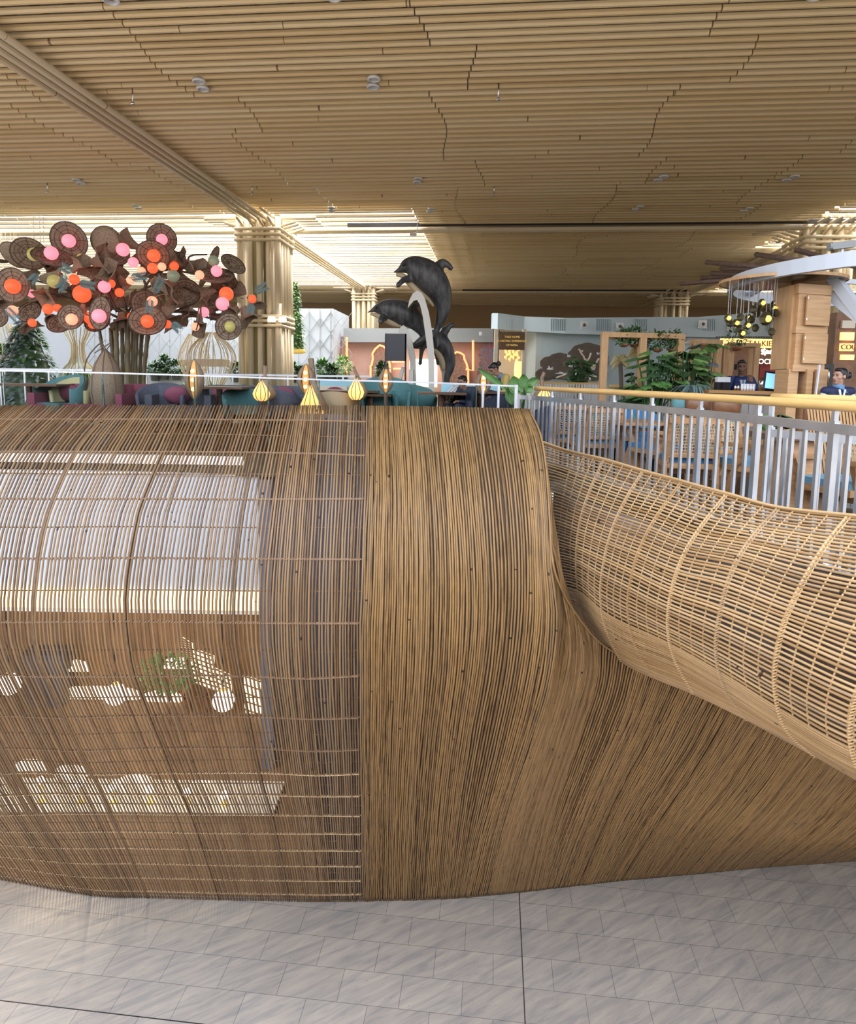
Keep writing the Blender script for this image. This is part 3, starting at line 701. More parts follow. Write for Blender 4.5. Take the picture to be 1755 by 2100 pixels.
DH = [(142,493,37,(.05,-1,-.35),.1), (217,495,30,(-.15,1,.25),.3), (332,490,30,(.1,-1,-.3),.3), (60,520,34,(.3,-1,-.7),0), (30,524,30,(.2,1,.9),.2), (108,528,38,(.4,-.5,.9),-.3),
      (26,585,33,(0,-1,-.05),-.6), (314,523,31,(.2,-1,-.75),-.3), (0,536,14,(.2,-.3,1),0), (438,532,27,(-.9,-.7,.35),.2), (443,566,36,(.15,-.6,1),0), (478,542,26,(.9,-.8,.9),.3),
      (206,642,32,(-.55,-1,.1),-.8), (145,650,25,(.1,-1,.15),-.4), (302,658,35,(.3,-1,.7),-.6), (469,670,26,(-.05,-1,.12),-.8), (408,648,28,(-1,-.45,.2),-.6), (122,664,24,(.2,-1,.8),.2),
      (460,580,26,(.3,-.5,-1),.3), (240,520,24,(.5,-1,.1),.4), (365,540,24,(-.6,-1,.3),.4), (300,625,30,(.8,-1,.2),.2), (60,640,24,(0,-1,.6),.2), (-10,650,22,(.5,-1,.3),-.2), (200,660,26,(0,-1,.7),.4), (170,600,24,(.3,-1,-.4),.4), (380,600,30,(.4,-.8,-.5),.3)]
for i, (x, y, r, dv, dd) in enumerate(DH): disc_hat(P(x, y, TD_ + dd), r*pm, dv, 'hat2' if i in (1, 4, 11, 16) else 'hat')
FH = [(120,575,34,(-.3,-.7,.4),.3), (200,570,33,(.6,-.5,-.5),1.0), (270,500,33,(-.9,-.2,.5),.4), (205,535,34,(.9,-.3,.2),2), (240,590,32,(.4,-.9,-.2),.8), (370,570,32,(-.8,-.4,.5),1.2),
      (345,585,30,(-.4,-.8,-.5),2.4), (470,600,34,(.8,-.5,.3),.3), (420,600,34,(.9,-.3,-.3),.8), (505,645,30,(.5,-.2,-.9),1.6), (520,620,28,(.6,-.3,-.7),.3), (70,620,28,(.5,-.5,-.7),.6), (95,610,30,(.2,-.8,-.4),2),
      (240,620,34,(-.9,-.3,.1),1.5), (280,620,32,(-.7,-.5,.5),.2), (170,640,28,(.2,-.4,-.9),1.1), (350,655,34,(.7,-.4,-.5),.4), (390,640,32,(-.5,-.6,.2),2.2), (330,600,30,(.1,-.9,.6),1.9), (60,660,28,(.4,-.3,-.8),.9),
      (100,650,26,(.7,-.5,-.7),2), (250,655,28,(.3,-.5,-.8),.5), (410,665,28,(.1,-.7,-.8),1.3), (310,560,32,(-.3,-.9,.5),1.1), (160,545,30,(.7,-.2,.6),.4), (5,620,26,(.5,-.6,-.4),.5), (450,640,30,(.4,-.9,-.1),.2),
      (225,560,30,(.1,-1,.3),1.2), (400,550,28,(.6,-.5,.5),.3), (130,600,28,(.3,-1,-.3),.2), (480,640,28,(-.2,-.8,-.5),1.8), (100,545,28,(.3,-.6,.5),.9), (190,620,28,(.5,-.9,.1),1.4), (360,625,28,(-.5,-.9,-.2),.6)]
for i, (x, y, r, dv, sp) in enumerate(FH): funnel_hat(P(x, y, TD_ + (.5 if i % 3 else -.15)), r*pm, dv, sp, 'hat2' if i % 4 == 0 else 'hat', 4 if i % 5 else 0)
for i in range(26):
    a = random.random()*2*PI; rr = random.random()**.5; x = 250 + 250*rr*math.cos(a); y = 590 + 66*rr*math.sin(a)
    funnel_hat(P(x, y, TD_ + random.uniform(.3, 1.3)), random.uniform(26, 36)*pm, (random.uniform(-1, 1), random.uniform(-1, .4), random.uniform(-1, .8)), random.random()*6)
GB = [(141,494,13,'g_pink',-.1), (332,491,11,'g_pink',.1), (70,522,13,'g_yellow',-.25), (105,519,13,'g_pink',-.5), (26,587,14,'g_red',-.9), (315,524,12,'g_red',-.6), (438,535,11,'g_green',-.1), (444,556,11,'g_pink',-.3),
      (203,648,13,'g_pink',-1.1), (147,655,11,'g_peach',-.7), (302,659,12,'g_red',-.9), (471,670,10,'g_yellow',-1.1), (418,640,10,'g_pink',-.5), (111,577,13,'g_yellow',-.5), (152,573,10,'g_red',-.6), (168,603,17,'g_red',-.3),
      (65,602,8,'g_pink',-.3), (98,634,10,'g_red',-.5), (118,632,8,'g_red',-.2), (26,637,10,'g_peach',-.6), (66,662,8,'g_red',-.5), (214,588,12,'g_pink',-.3), (228,582,8,'g_red',-.1), (184,652,12,'g_red',-.2),
      (252,512,13,'g_pink',-.1), (273,538,10,'g_pink',-.4), (290,556,8,'g_peach',-.5), (313,550,10,'g_red',-.5), (332,547,8,'g_peach',-.5), (357,546,9,'g_red',0), (355,566,12,'g_green',-.5), (409,564,9,'g_peach',-.3), (464,603,14,'g_red',-.2),
      (517,613,8,'g_red',-.6), (456,623,13,'g_pink',-.4), (400,670,8,'g_peach',-.6), (312,618,10,'g_peach',-.5), (268,575,8,'g_peach',-.5), (165,527,7,'g_yellow',.2), (270,650,9,'g_red',-.1), (190,665,9,'g_red',-.1), (344,665,8,'g_red',-.3), (245,600,9,'g_red',.1)]
for g in GB: globe(*g)
for px, top, w_, dd in [(214,(203,668),3,.2), (233,(227,672),4,0), (241,(237,655),4.5,-.2), (247,(250,650),4,.3), (263,(262,640),5,-.1), (276,(281,650),5,.1), (285,(292,660),4,.4), (294,(306,664),4,0), (268,(272,640),4,.6)]:
    a = P(px, 800, TD_ + dd); a.z = 0; b = P(top[0], top[1], TD_ + dd); m_ = a.lerp(b, .5); m_.x += (base.x - m_.x)*.12; mb = MB(); pts = smooth_path([a, m_, b], 24); rs = [w_*pm*(1.0 if i % 4 else 1.22) for i in range(24)]
    mb.tube(pts, rs, 8); mb.build('trunk', 'trunk', tree, True)
for pts in [[(262,640), (230,560), (180,548), (130,552)], [(250,640), (150,600), (70,575), (-40,565)], [(262,640), (300,590), (360,585), (410,602)], [(280,650), (350,640), (400,622)], [(270,640), (320,560), (390,560), (470,585)], [(240,640), (215,580), (211,520), (220,498)],
            [(330,590), (380,545), (390,525), (425,522)], [(300,590), (290,545), (320,520)], [(240,650), (170,620), (100,600)], [(290,640), (400,640), (480,650)], [(180,548), (140,520), (142,500)], [(455,535), (470,540)], [(330,560), (330,500)], [(380,640), (440,655), (470,668)]]:
    mb = MB(); mb.tube(smooth_path([P(x, y, TD_ + .25) for x, y in pts], 16), [.035 - .018*i/15 for i in range(16)], 6); mb.build('branch', 'branch', tree, True)
for x, y, dx, dy, n_ in [(150,560,-20,-12,9), (140,580,-18,10,9), (160,580,30,6,10), (135,560,-10,26,8), (265,570,30,-4,9), (315,605,15,-32,9), (308,610,-2,26,8), (520,600,22,-12,8), (515,620,-2,18,8), (10,630,22,22,9), (350,660,15,14,8), (80,560,-14,14,7)]:
    a = P(x, y, TD_ - .9); b = P(x+dx, y+dy, TD_ - .95); mb = MB(); mb.tube([a, b], .008, 4); d = (b-a)
    for q in range(n_):
        p = a + d*(q+1)/n_
        for sgn in (-1, 1): n2 = Vector((-d.z, 0, d.x)).normalized()*sgn; mb.leaf(p, n2*.9 + d.normalized()*.8 + Vector((0, -.2, 0)), .14, .035, (0, -1, 0))
    mb.build('frond', 'fern', tree)
for x in (68, 81, 88): mb = MB(); mb.tube([P(x, 438, TD_), P(x+2, 500, TD_)], .008, 4); mb.build('hanging_wire', 'white', tree)

# ================================================================== dolphins
DD = 14.0; dm = DD / F
db = P(880, 860, DD); db.z = 0
dol = thing('dolphin_sculpture', 'sculpture of three dark wooden dolphins leaping over pale curved waves', 'sculpture', db, world=True)
def dolphin(spine, fins, yoff, fluke, eye, belly):
    mb = MB(); c = [Vector((x, y, r)) for x, y, r in spine]; c = smooth_path(c, 40); pts = [P(p.x, p.y, DD + yoff) for p in c]; rs = [max(.012, p.z*dm*.98) for p in c]
    mb.tube(pts, rs, 18)
    for a, b, w0, w1, dy in fins:
        n_ = 8; A = P(a[0], a[1], DD + yoff + dy*.3); Bp = P(b[0], b[1], DD + yoff + dy); ctrl = A.lerp(Bp, .5) + Vector((0, 0, .04))
        ps = smooth_path([A, ctrl, Bp], n_); 
        for i, p in enumerate(ps):
            f = i/(n_-1); w_ = (w0*(1-f) + w1*f)*dm*(1 if f < .99 else .8); mb.ball(p, (w_, .035 + .03*(1-f), w_), 10)
        for p, q in zip(ps, ps[1:]):
            mm = p.lerp(q, .5); mb.ball(mm, (((w0+w1)/2)*dm*.95, .05, ((w0+w1)/2)*dm*.95), 8)
    for a, b, w0 in fluke:
        ps = smooth_path([P(a[0], a[1], DD + yoff), P((a[0]+b[0])/2 + 2, (a[1]+b[1])/2 - 2, DD + yoff - .1), P(b[0], b[1], DD + yoff - .15)], 9)
        for i, p in enumerate(ps): f = i/8; w_ = w0*dm*(.55 + 1.3*f*(1-f)*1.7)*(1 - .75*f*f); mb.ball(p, (w_*.6 + .02, .05, w_), 10)
    o = mb.build('dolphin', 'dolphin', dol)
    rm = o.modifiers.new('r', 'REMESH'); rm.mode = 'VOXEL'; rm.voxel_size = .022; rm.use_smooth_shade = True
    sm = o.modifiers.new('s', 'SMOOTH'); sm.factor = .6; sm.iterations = 6
    e = MB(); e.ball(P(eye[0], eye[1], DD + yoff - eye[2]), .032, 10); eo = e.build('eye', 'black', dol, True); loc = eo.location.copy(); eo.parent = o; eo.location = (0, 0, 0)
    if belly:
        mb = MB(); ps = smooth_path([P(x, y, DD + yoff) for x, y in belly], 20); mb.tube(ps, [.03 + .05*math.sin(PI*i/19) for i in range(20)], 8); bo = mb.build('pale_belly', 'belly', dol, True); bo.parent = o; bo.location = (0, 0, 0)
dolphin([(806,559,1.5), (814,556,4), (823,552,8), (833,547,16), (846,548,23), (862,556,29), (879,568,31), (893,584,29), (903,602,24), (908,620,18), (908,638,14), (904,655,11), (898,670,7.5), (893,684,5)],
        [((838,572), (815,586), 8, 4.5, -.35), ((898,552), (909,540), 12, 9, 0), ((909,540), (925,551), 8, 4.5, 0)], -.12, [((893,682), (850,706), 11), ((895,684), (896,712), 11)], (827, 543, .19), [(812,563), (826,566), (843,583), (862,602), (876,612), (889,628)])
dolphin([(752,641,1.2), (761,638,3.5), (770,634,8), (783,633,16), (797,634,21), (815,638,25), (833,646,26), (848,656,21), (860,671,14), (868,686,9), (868,702,6)],
        [((787,652), (780,660), 8, 6, -.35), ((846,630), (856,618), 12, 7, .1), ((856,618), (862,626), 7, 4, .1)], .25, [((866,700), (838,716), 9)], (771, 631, .15), [(760,643), (782,650), (800,660), (822,667), (842,671)])
dolphin([(847,713,3), (853,709,8), (862,704,13), (876,699,16), (890,697,18), (905,703,18), (916,718,15), (922,737,12.5), (922,757,9.5), (916,776,7), (916,800,8), (918,830,10)],
        [((866,712), (861,748), 7, 3, -.25), ((892,714), (898,748), 7, 3, .2), ((908,690), (916,676), 10, 8, 0), ((916,676), (930,667), 7, 4, 0)], .45, [], (868, 700, .12), [(888,712), (900,726), (908,742), (910,758)])
def arch(poly, d, w_):
    n_ = len(poly); mb = MB(); pts = [P(x, y, d) for x, y in poly]
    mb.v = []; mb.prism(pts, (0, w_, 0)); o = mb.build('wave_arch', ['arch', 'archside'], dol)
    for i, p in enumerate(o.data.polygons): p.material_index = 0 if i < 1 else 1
AO = [(836,632), (839,616), (846,602), (855,596), (864,600), (871,612), (879,640), (886,680), (890,720), (891,860)]; AI = [(879,860), (878,740), (874,700), (867,650), (861,625), (855,615), (848,617), (842,624)]
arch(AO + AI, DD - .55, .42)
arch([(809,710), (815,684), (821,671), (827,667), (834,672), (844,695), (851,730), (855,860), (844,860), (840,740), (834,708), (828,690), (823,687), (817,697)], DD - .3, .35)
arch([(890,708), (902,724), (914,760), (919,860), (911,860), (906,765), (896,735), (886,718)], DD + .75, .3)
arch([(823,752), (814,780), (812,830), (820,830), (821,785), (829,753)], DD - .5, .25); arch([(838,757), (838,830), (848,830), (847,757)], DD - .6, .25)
mb = MB(); mb.box((db.x, db.y + .1, .35), (1.7, 1.7, .7)); mb.build('plinth', 'arch', dol)

# ================================================================== plants and woven frames at the back left
def leaf_cloud(c, rad, n_, L, W, m='leaf', parent=None, name='foliage', shell=.5, up=.3, origin=None):
    mb = MB(); c = Vector(c)
    for i in range(n_):
        v = Vector((random.gauss(0, 1), random.gauss(0, 1), random.gauss(0, 1))).normalized(); rr = shell + (1-shell)*random.random()
        p = c + Vector((v.x*rad[0], v.y*rad[1], v.z*rad[2]))*rr; dv = v + Vector((random.uniform(-.7, .7), random.uniform(-.7, .7), up + random.uniform(-.6, .6)))
        mb.leaf(p, dv, L*random.uniform(.6, 1.3), W*random.uniform(.7, 1.2))
    return mb.build(name, m, parent)
def cone_plant(px, ytop, ybot, wid, d, ms, label, name='topiary_cone', n_=1500, group=None, hang=False, L=.16, W=.09):
    b = P(px, ybot, d); a = P(px, ytop, d); H = a.z - b.z; Rr = wid/2*d/F; t = thing(name, label, 'plant', b, group=group)
    for mi, m in enumerate(ms):
        mb = MB()
        for i in range(n_ // len(ms)):
            f = random.random(); ang = random.uniform(0, 2*PI)
            if len(ms) > 1 and ((math.cos(ang + f*2) > .1) != (mi == 0)) and random.random() < .85: continue
            r = Rr*((1-f)**.65)*(1.0 if f > .12 else .92); p = Vector((r*math.cos(ang), r*math.sin(ang), f*H)); mb.leaf(p, (math.cos(ang), math.sin(ang), random.uniform(-.5, .6)), L*random.uniform(.6, 1.2), W, droop=.4)
        mb.build('foliage', m, t)
    mb = MB(); mb.lathe([(0, 0), (Rr*.93, 0), (Rr*.93, .02)] + [(Rr*((1-f/10)**.65)*.9, f/10*H) for f in range(1, 10)] + [(0, H*.99)], (0, 0, 0), 16); mb.build('frame', 'leafdk', t, True)
    return t
cone_plant(66, 655, 900, 150, 18.5, ['leafbl', 'leaf'], 'large cone of silver and green leaves behind the glass at far left', n_=2600, L=.22, W=.12)
hp = cone_plant(604, 578, 716, 40, 24, ['leafbr', 'leaf'], 'hanging cone of greenery on a gold tray right of the nearest column', 'hanging_plant_cone', 900)
mb = MB(); mb.lathe([(0, 0), (.37, 0), (.40, -.12), (.3, -.16), (0, -.16)], (0, 0, 0), 24); mb.build('tray', 'gold', hp, True)
mb = MB(); mb.tube([(0, 0, 2.4), (0, 0, 4.0)], .01, 4); mb.build('cable', 'steel', hp)
def vase_frame(px, ytop, ybot, wid, d, label, prof, rings=(), green=True, n_=26):
    b = P(px, ybot, d); H = P(px, ytop, d).z - b.z; Rr = wid/2*d/F; b.z = max(0, b.z) if ybot < 790 else 0; H = P(px, ytop, d).z - b.z
    t = thing('woven_vase_frame', label, 'plant stand', b, group=None)
    mb = MB(); pr = smooth_path([Vector((r, z, 0)) for z, r in prof], 16)
    for j in range(n_):
        a = 2*PI*j/n_ + .1*math.sin(j*5); mb.k = j; mb.tube([(p.x*Rr*math.cos(a + i*.01), p.x*Rr*math.sin(a + i*.01), p.y*H) for i, p in enumerate(pr)], .014*Rr/.8 + .004, 4)
    mb.build('rods', 'pole', t)
    mb = MB()
    for z, r in rings: mb.k = z; mb.lathe([(r*Rr*.97, z*H - .12), (r*Rr, z*H - .12), (r*Rr, z*H + .08), (r*Rr*.97, z*H + .08), (r*Rr*.97, z*H - .12)], (0, 0, 0), 20)
    if rings: mb.build('band', 'pole', t)
    if green:
        leaf_cloud((0, 0, H*green[0]), (Rr*green[1], Rr*green[1], H*green[2]), 420, .22, .10, 'leafbr', t)
        leaf_cloud((0, 0, H*green[0]), (Rr*green[1]*.9, Rr*green[1]*.9, H*green[2]*.8), 250, .22, .12, 'leaf', t)
    return t
vase_frame(168, 672, 900, 86, 20, 'waisted woven pole frame over green plants behind the lamp tree', [(0,.9), (.3,1.0), (.5,.75), (.62,.36), (.8,.28), (.92,.5), (1,.62)], [], (.32, 1.05, .16))
vase_frame(438, 682, 900, 96, 19, 'vase shaped woven frame with round basket waist left of the nearest column', [(0,.35), (.25,.32), (.42,.5), (.58,.88), (.72,.98), (.86,.75), (1,.18)], [(.66,.72)], (.24, .85, .12))
vase_frame(402, 685, 900, 62, 22, 'slimmer vase shaped frame half hidden behind its neighbour', [(0,.4), (.3,.35), (.55,.8), (.66,1.0), (.8,.85), (1,.3)], [(.64,.8)], (.25, .8, .1))
vase_frame(8, 665, 900, 100, 21, 'vase shaped woven frame at the left edge of the view', [(0,.5), (.3,.4), (.5,.5), (.66,.95), (.8,.8), (1,.5)], [(.62,.8)], (.68, .7, .05))
vase_frame(24, 478, 560, 34, 24, 'woven lantern frame hanging high at the left edge', [(0,.8), (.3,.9), (.6,1.0), (1,.95)], [], None, 16)
def bush(px, py, w_, h_, d, label, m='leafdk', L=.14, name='shrub', group='shrubs along the far planters', n_=260):
    c = P(px, py, d); z0 = P(px, py + h_/2, d).z; t = thing(name, label, 'shrub', (c.x, c.y, z0 - .25), group=group); rx = w_/2*d/F; rz = h_/2*d/F
    leaf_cloud((0, 0, rz + .25), (rx, rx*.7, rz), n_, L, L*.5, m, t); mb = MB(); mb.lathe([(0, 0), (.16, 0), (.2, .28), (0, .28)], (0, 0, 0), 10); mb.build('pot', 'pot', t)
    return t
for x, y, w_, h_, lb, m in [(318,757,34,22,'dark low shrub just right of the lamp tree trunks','leafdk'), (337,748,18,36,'taller dark shrub in the row right of the trunks','leafdk'), (362,754,36,26,'wide dark shrub left of the seed pod lamp','leafdk'), (482,758,26,26,'dark shrub between the vase frame and the nearest column','leafdk'),
     (598,760,28,24,'dark shrub just right of the nearest column','leafdk'), (618,762,16,16,'small dark shrub next to the slanted stem lamp','leafdk'), (662,756,26,34,'leafy shrub in front of the white far wall','leaf'), (680,762,20,22,'small shrub between two bigger ones by the far wall','leafdk'), (703,754,34,40,'tall bright green shrub left of the distant pole column','leafbr'), (783,760,24,26,'dark shrub behind the black screen stand','leafdk')]:
    bush(x, y, w_, h_, 26, lb, m, .2)
mb = MB(); a = P(300, 772, 26.3); b = P(730, 775, 26.3); mb.box(((a.x+b.x)/2, 26.6, .6), (b.x-a.x, .7, 1.2)); tag(mb.build('planter_box', 'white'), 'long white planter box carrying the far shrubs', 'planter')
# ================================================================== woven pods and lamps behind the glass
def pod_profile(H, R): return [(0, 0), (.45*R, .04*H), (.85*R, .22*H), (R, .45*H), (.93*R, .62*H), (.68*R, .80*H), (.3*R, .93*H), (.03*R, H)]
def at0(px, d): p = P(px, 800, d); p.z = 0; return p
p = P(222, 868, 12.5); p.z = .3; t = thing('woven_pod', 'big closed coconut shaped woven pod behind the glass at the lamp tree foot', 'pod', p)
H = P(222, 716, 12.5).z - p.z; R_ = 32*12.5/F; mb = MB(); mb.lathe(pod_profile(H, R_), (0, 0, 0), 32); mb.build('shell', 'rattan', t, True)
mb = MB()
for j in range(8): a = j*PI/4 + .2; mb.tube([(r*1.01*math.cos(a), r*1.01*math.sin(a), z) for r, z in pod_profile(H, R_)], .012, 4)
mb.build('hoop', 'hatrim', t)
mb = MB(); mb.tube(smooth_path([(0, 0, H), (-.1, 0, H + .1), (-.33, -.1, H*.82), (-.42, 0, H*.4)], 12), .012, 5); mb.tube(smooth_path([(0, 0, H*.97), (.1, 0, H*1.08), (-.2, 0, H*.95)], 8), .01, 5); mb.build('tendril', 'hatrim', t)
M['seedglow'] = emis('seedglow', (1.0,.72,.36), 1.5)
def seed_lamp(px, yt, yb, wid, d, label, rz=0):
    b = P(px, yb, d); ZF = .3; H = P(px, yt, d).z - b.z; R = wid/2*d/F; t = thing('seed_pod_lamp', label, 'lamp', b, rz)
    mb = MB(); n_ = 14; prof = [(math.sin(PI*i/n_)**.75, i/n_) for i in range(n_+1)]
    rows = []
    for r, z in prof:
        row = []
        for j in range(17): a = PI*.12 + (2*PI - PI*.5)*j/16 - PI*.25 + PI/4; a = -PI/2 + .55 + (2*PI-1.1)*j/16; row.append(Vector((r*R*math.cos(a), r*R*.7*math.sin(a), z*H)))
        rows.append(row)
    mb.grid(rows); o = mb.build('shell', 'rattan', t, True); s_ = o.modifiers.new('t', 'SOLIDIFY'); s_.thickness = .025
    mb = MB(); mb.grid([[Vector((x*r*R*.34, -.42*R*r, z*H)) for x in (-1, -.5, 0, .5, 1)] for r, z in prof]); o = mb.build('glowing_lining', 'amberdim', t); s_ = o.modifiers.new('t', 'SOLIDIFY'); s_.thickness = .015
    for q, z in enumerate((.28, .5, .71)):
        mb = MB(); R2 = Matrix.Rotation(PI/2, 3, 'X'); mb.lathe([(.0, .03), (.20*R, .02), (.22*R, 0), (0, -.01)], (0, -.47*R, z*H), 14, R2); mb.build('glowing_seed', 'seedglow', t, True)
    if b.z > .35: mb = MB(); mb.tube([(0, 0, .03), (0, 0, .3-b.z)], .035, 6); mb.lathe([(0, .3-b.z), (.2, .3-b.z), (.2, .33-b.z), (0, .33-b.z)], (0, 0, 0), 12); mb.build('stand', 'hatrim', t)
    return t
seed_lamp(400, 736, 822, 40, 11.5, 'upright seed pod lamp with three glowing seeds right of the lamp tree')
seed_lamp(628, 745, 812, 38, 11.9, 'seed pod lamp with glowing slit before the slanted stem')
seed_lamp(791, 755, 808, 32, 11.9, 'seed pod lamp glowing behind the black screen stand')
seed_lamp(990, 760, 812, 34, 11.9, 'seed pod lamp glowing left of the person in mustard')
def drop_lamp(px, yt, yb, wid, d, label, stem=None, m='amber'):
    b = P(px, yb, d); b.z = max(.3, b.z); H = P(px, yt, d).z - b.z; R = wid/2*d/F; t = thing('teardrop_lamp', label, 'lamp', b)
    prof = [(0, 0), (.5, .04), (.85, .16), (1, .34), (.8, .52), (.45, .72), (.18, .88), (.05, 1)] if wid < 80 else [(0, 0), (.9, .03), (1, .15), (.9, .32), (.68, .5), (.42, .7), (.18, .88), (.04, 1)]
    fr = [Vector((-r*R*.62, 0, z*H*.93)) for r, z in reversed(prof)] + [Vector((r*R*.62, 0, z*H*.93)) for r, z in prof[1:]]
    mb = MB(); mb.lathe([(r*R, z*H) for r, z in prof], (0, .12, 0), 20, sy=.55); mb.build('woven_back', 'rattan', t, True)
    mb = MB(); mb.lathe([(r*R*.78, z*H*.9 + .02*H) for r, z in prof], (0, -.12 - R*.2, 0), 20, sy=.4); mb.build('glowing_shade', m, t, True)
    mb = MB()
    for q in (-.35, 0, .35): mb.tube([(r*R*.79*q*1.6, -.12 - R*.2 - .32*R*r, z*H*.9 + .02*H) for r, z in prof], .006, 4)
    mb.build('seam', 'hatrim', t)
    if b.z > .35: mb = MB(); mb.tube([(0, 0, .05), (0, 0, .3-b.z)], .04, 6); mb.lathe([(0, .3-b.z), (.2, .3-b.z), (.2, .33-b.z), (0, .33-b.z)], (0, 0, 0), 12); mb.build('stand', 'hatrim', t)
    if stem: mb = MB(); mb.tube([(0, .1, H*.9)] + [Vector((x*d/F, .1, H + z*d/F)) for x, z in stem], .035, 6); mb.build('stem', 'rattan', t)
    return t
drop_lamp(541, 772, 824, 46, 11.5, 'teardrop lamp glowing amber behind the glass before the nearest column', [(0, 0), (1, 22)])
drop_lamp(641, 778, 905, 88, 11.45, 'large bell shaped amber lamp seen over and through the canes', None)
drop_lamp(732, 766, 822, 42, 11.9, 'pale woven twin teardrop with a slit of light right of the bell lamp', [(-5, 4), (-9, 14)])
drop_lamp(1113, 790, 822, 36, 11.8, 'small amber teardrop lamp left of the bamboo handrail start', [(0, 0), (-2, 14), (3, 26)])
mb = MB(); a = P(655, 880, 12.4); a.z = .3; mb.bar(a, P(637, 735, 12.4), .11, .09); tag(mb.build('slanted_stem', 'rattan'), 'thick slanted woven stem standing before the far shrubs', 'stem')
# display screen on two posts
t = thing('display_screen', 'tall black display screen on two thin posts left of the dolphins', 'screen', at0(812, 13.2), world=True)
a = P(793, 684, 13.2); b = P(832, 741, 13.2); mb = MB(); mb.box(((a.x+b.x)/2, 13.2, (a.z+b.z)/2), (b.x-a.x, .05, a.z-b.z)); mb.build('panel', 'screen', t)
for x in (791, 832): p = P(x, 700, 13.2); mb = MB(); mb.box((p.x, 13.2, a.z/2), (.035, .05, a.z)); mb.build('post', 'black', t)
# ================================================================== steel railing with bamboo handrail
def railing(RXp, name, label, zt, zs, hand0, group=None, nb=6, ext=None):
    t = thing(name, label, 'railing', (RXp[0].x, RXp[0].y, 0), world=True)
    path = smooth_path([Vector((p.x, p.y, 0)) for p in RXp], 160); L = [0]
    for a, b in zip(path, path[1:]): L.append(L[-1] + (b-a).length)
    def at(l):
        for i in range(len(L)-1):
            if L[i+1] >= l: f = (l-L[i])/(L[i+1]-L[i]); return path[i].lerp(path[i+1], f), (path[i+1]-path[i]).normalized()
        return path[-1], (path[-1]-path[-2]).normalized()
    mb = MB(); hp = []
    l = hand0
    while l < L[-1]: hp.append(at(l)[0] + Vector((0, 0, zt))); l += .25
    mb.tube(hp, .036, 12); mb.build('bamboo_handrail', 'bamboo_rail', t, True)
    mb = MB()
    for a, b in zip(path[::4], path[4::4]): mb.bar(a + Vector((0, 0, zs)), b + Vector((0, 0, zs)), .05, .065)
    mb.build('steel_rail', 'steel', t)
    mb = MB()
    for a, b in zip(path[::4], path[4::4]): mb.bar(a + Vector((0, 0, .06)), b + Vector((0, 0, .06)), .05, .04)
    mb.build('bottom_rail', 'steel', t)
    n_ = int(L[-1] / .152); k = 0
    for i in range(n_+1):
        p, d = at(i*.152); ang = math.atan2(d.y, d.x); mb = MB()
        if i % nb == 0:
            mb.box((p.x, p.y, zs/2 + .02), (.062, .04, zs + .06), ang)
            if i*.152 >= hand0 - .05: mb.box((p.x, p.y, (zs + zt)/2), (.035, .03, zt - zs), ang)
            mb.build('post', 'steel', t)
        else:
            mb.box((p.x, p.y, (zs-.03 + .08)/2 ), (.034, .022, zs - .1), ang); mb.build('baluster', 'steel', t)
    return t
railing(RR, 'steel_railing', 'brushed steel railing with long bamboo handrail curving towards the camera', 1.15, 1.0, .35)
R2p = [P(1578, 900, 5.75), P(1680, 900, 5.35), P(1800, 900, 5.0), P(1950, 900, 4.6)]
railing(R2p, 'steel_railing', 'shorter steel railing with bamboo handrail behind, at the right edge', 1.17, .86, 0)

# ================================================================== timber planter frames
def frame(x0, x1, yt, d, label, mid=None, deep=.5):
    a = P(x0, yt, d); b = P(x1, yt + (x1-x0)*.05, d + .2); H = a.z
    t = thing('timber_planter_frame', label, 'planter frame', (a.x, a.y, 0), group=None); A = Vector((0, 0, 0)); Bv = Vector((b.x - a.x, b.y - a.y, 0)); w_ = .12
    for nm, p in (('post', A), ('post', Bv), ('post', Bv*.5 if mid else None)):
        if p is None: continue
        for off in (0, deep):
            mb = MB(); mb.box((p.x + (.13 if off else 0), p.y + off, H/2), (w_, w_*.8, H)); mb.build(nm, 'wood2', t)
    for off in (0, deep):
        mb = MB(); mb.bar(A + Vector((-.06 + (.13 if off else 0), off, H)), Bv + Vector((.06 + (.13 if off else 0), off, H)), .10, .09); mb.build('beam', 'wood2', t)
    for z in (H, ): 
        for p in (A, Bv): mb = MB(); mb.bar(p + Vector((0, 0, z)), p + Vector((.13, deep, z)), .09, .08); mb.build('beam', 'wood2', t)
    mb = MB(); mb.box((Bv.x/2, deep/2, .35), (Bv.x, deep, .5)); mb.build('trough', 'wood2', t)
    return t, a, b
M['wood2'] = mat('wood2', (.50,.29,.13), .5, col2=(.62,.38,.18), scale=4, stretch=(4,4,1))
frame(1240, 1396, 686, 12.0, 'nearest open timber frame hung with plants right of the rock mural', mid=True)
frame(1428, 1474, 700, 14.4, 'second timber plant frame behind the big palm leaves')
frame(1500, 1552, 706, 16, 'third timber plant frame behind the person in the blue suit')
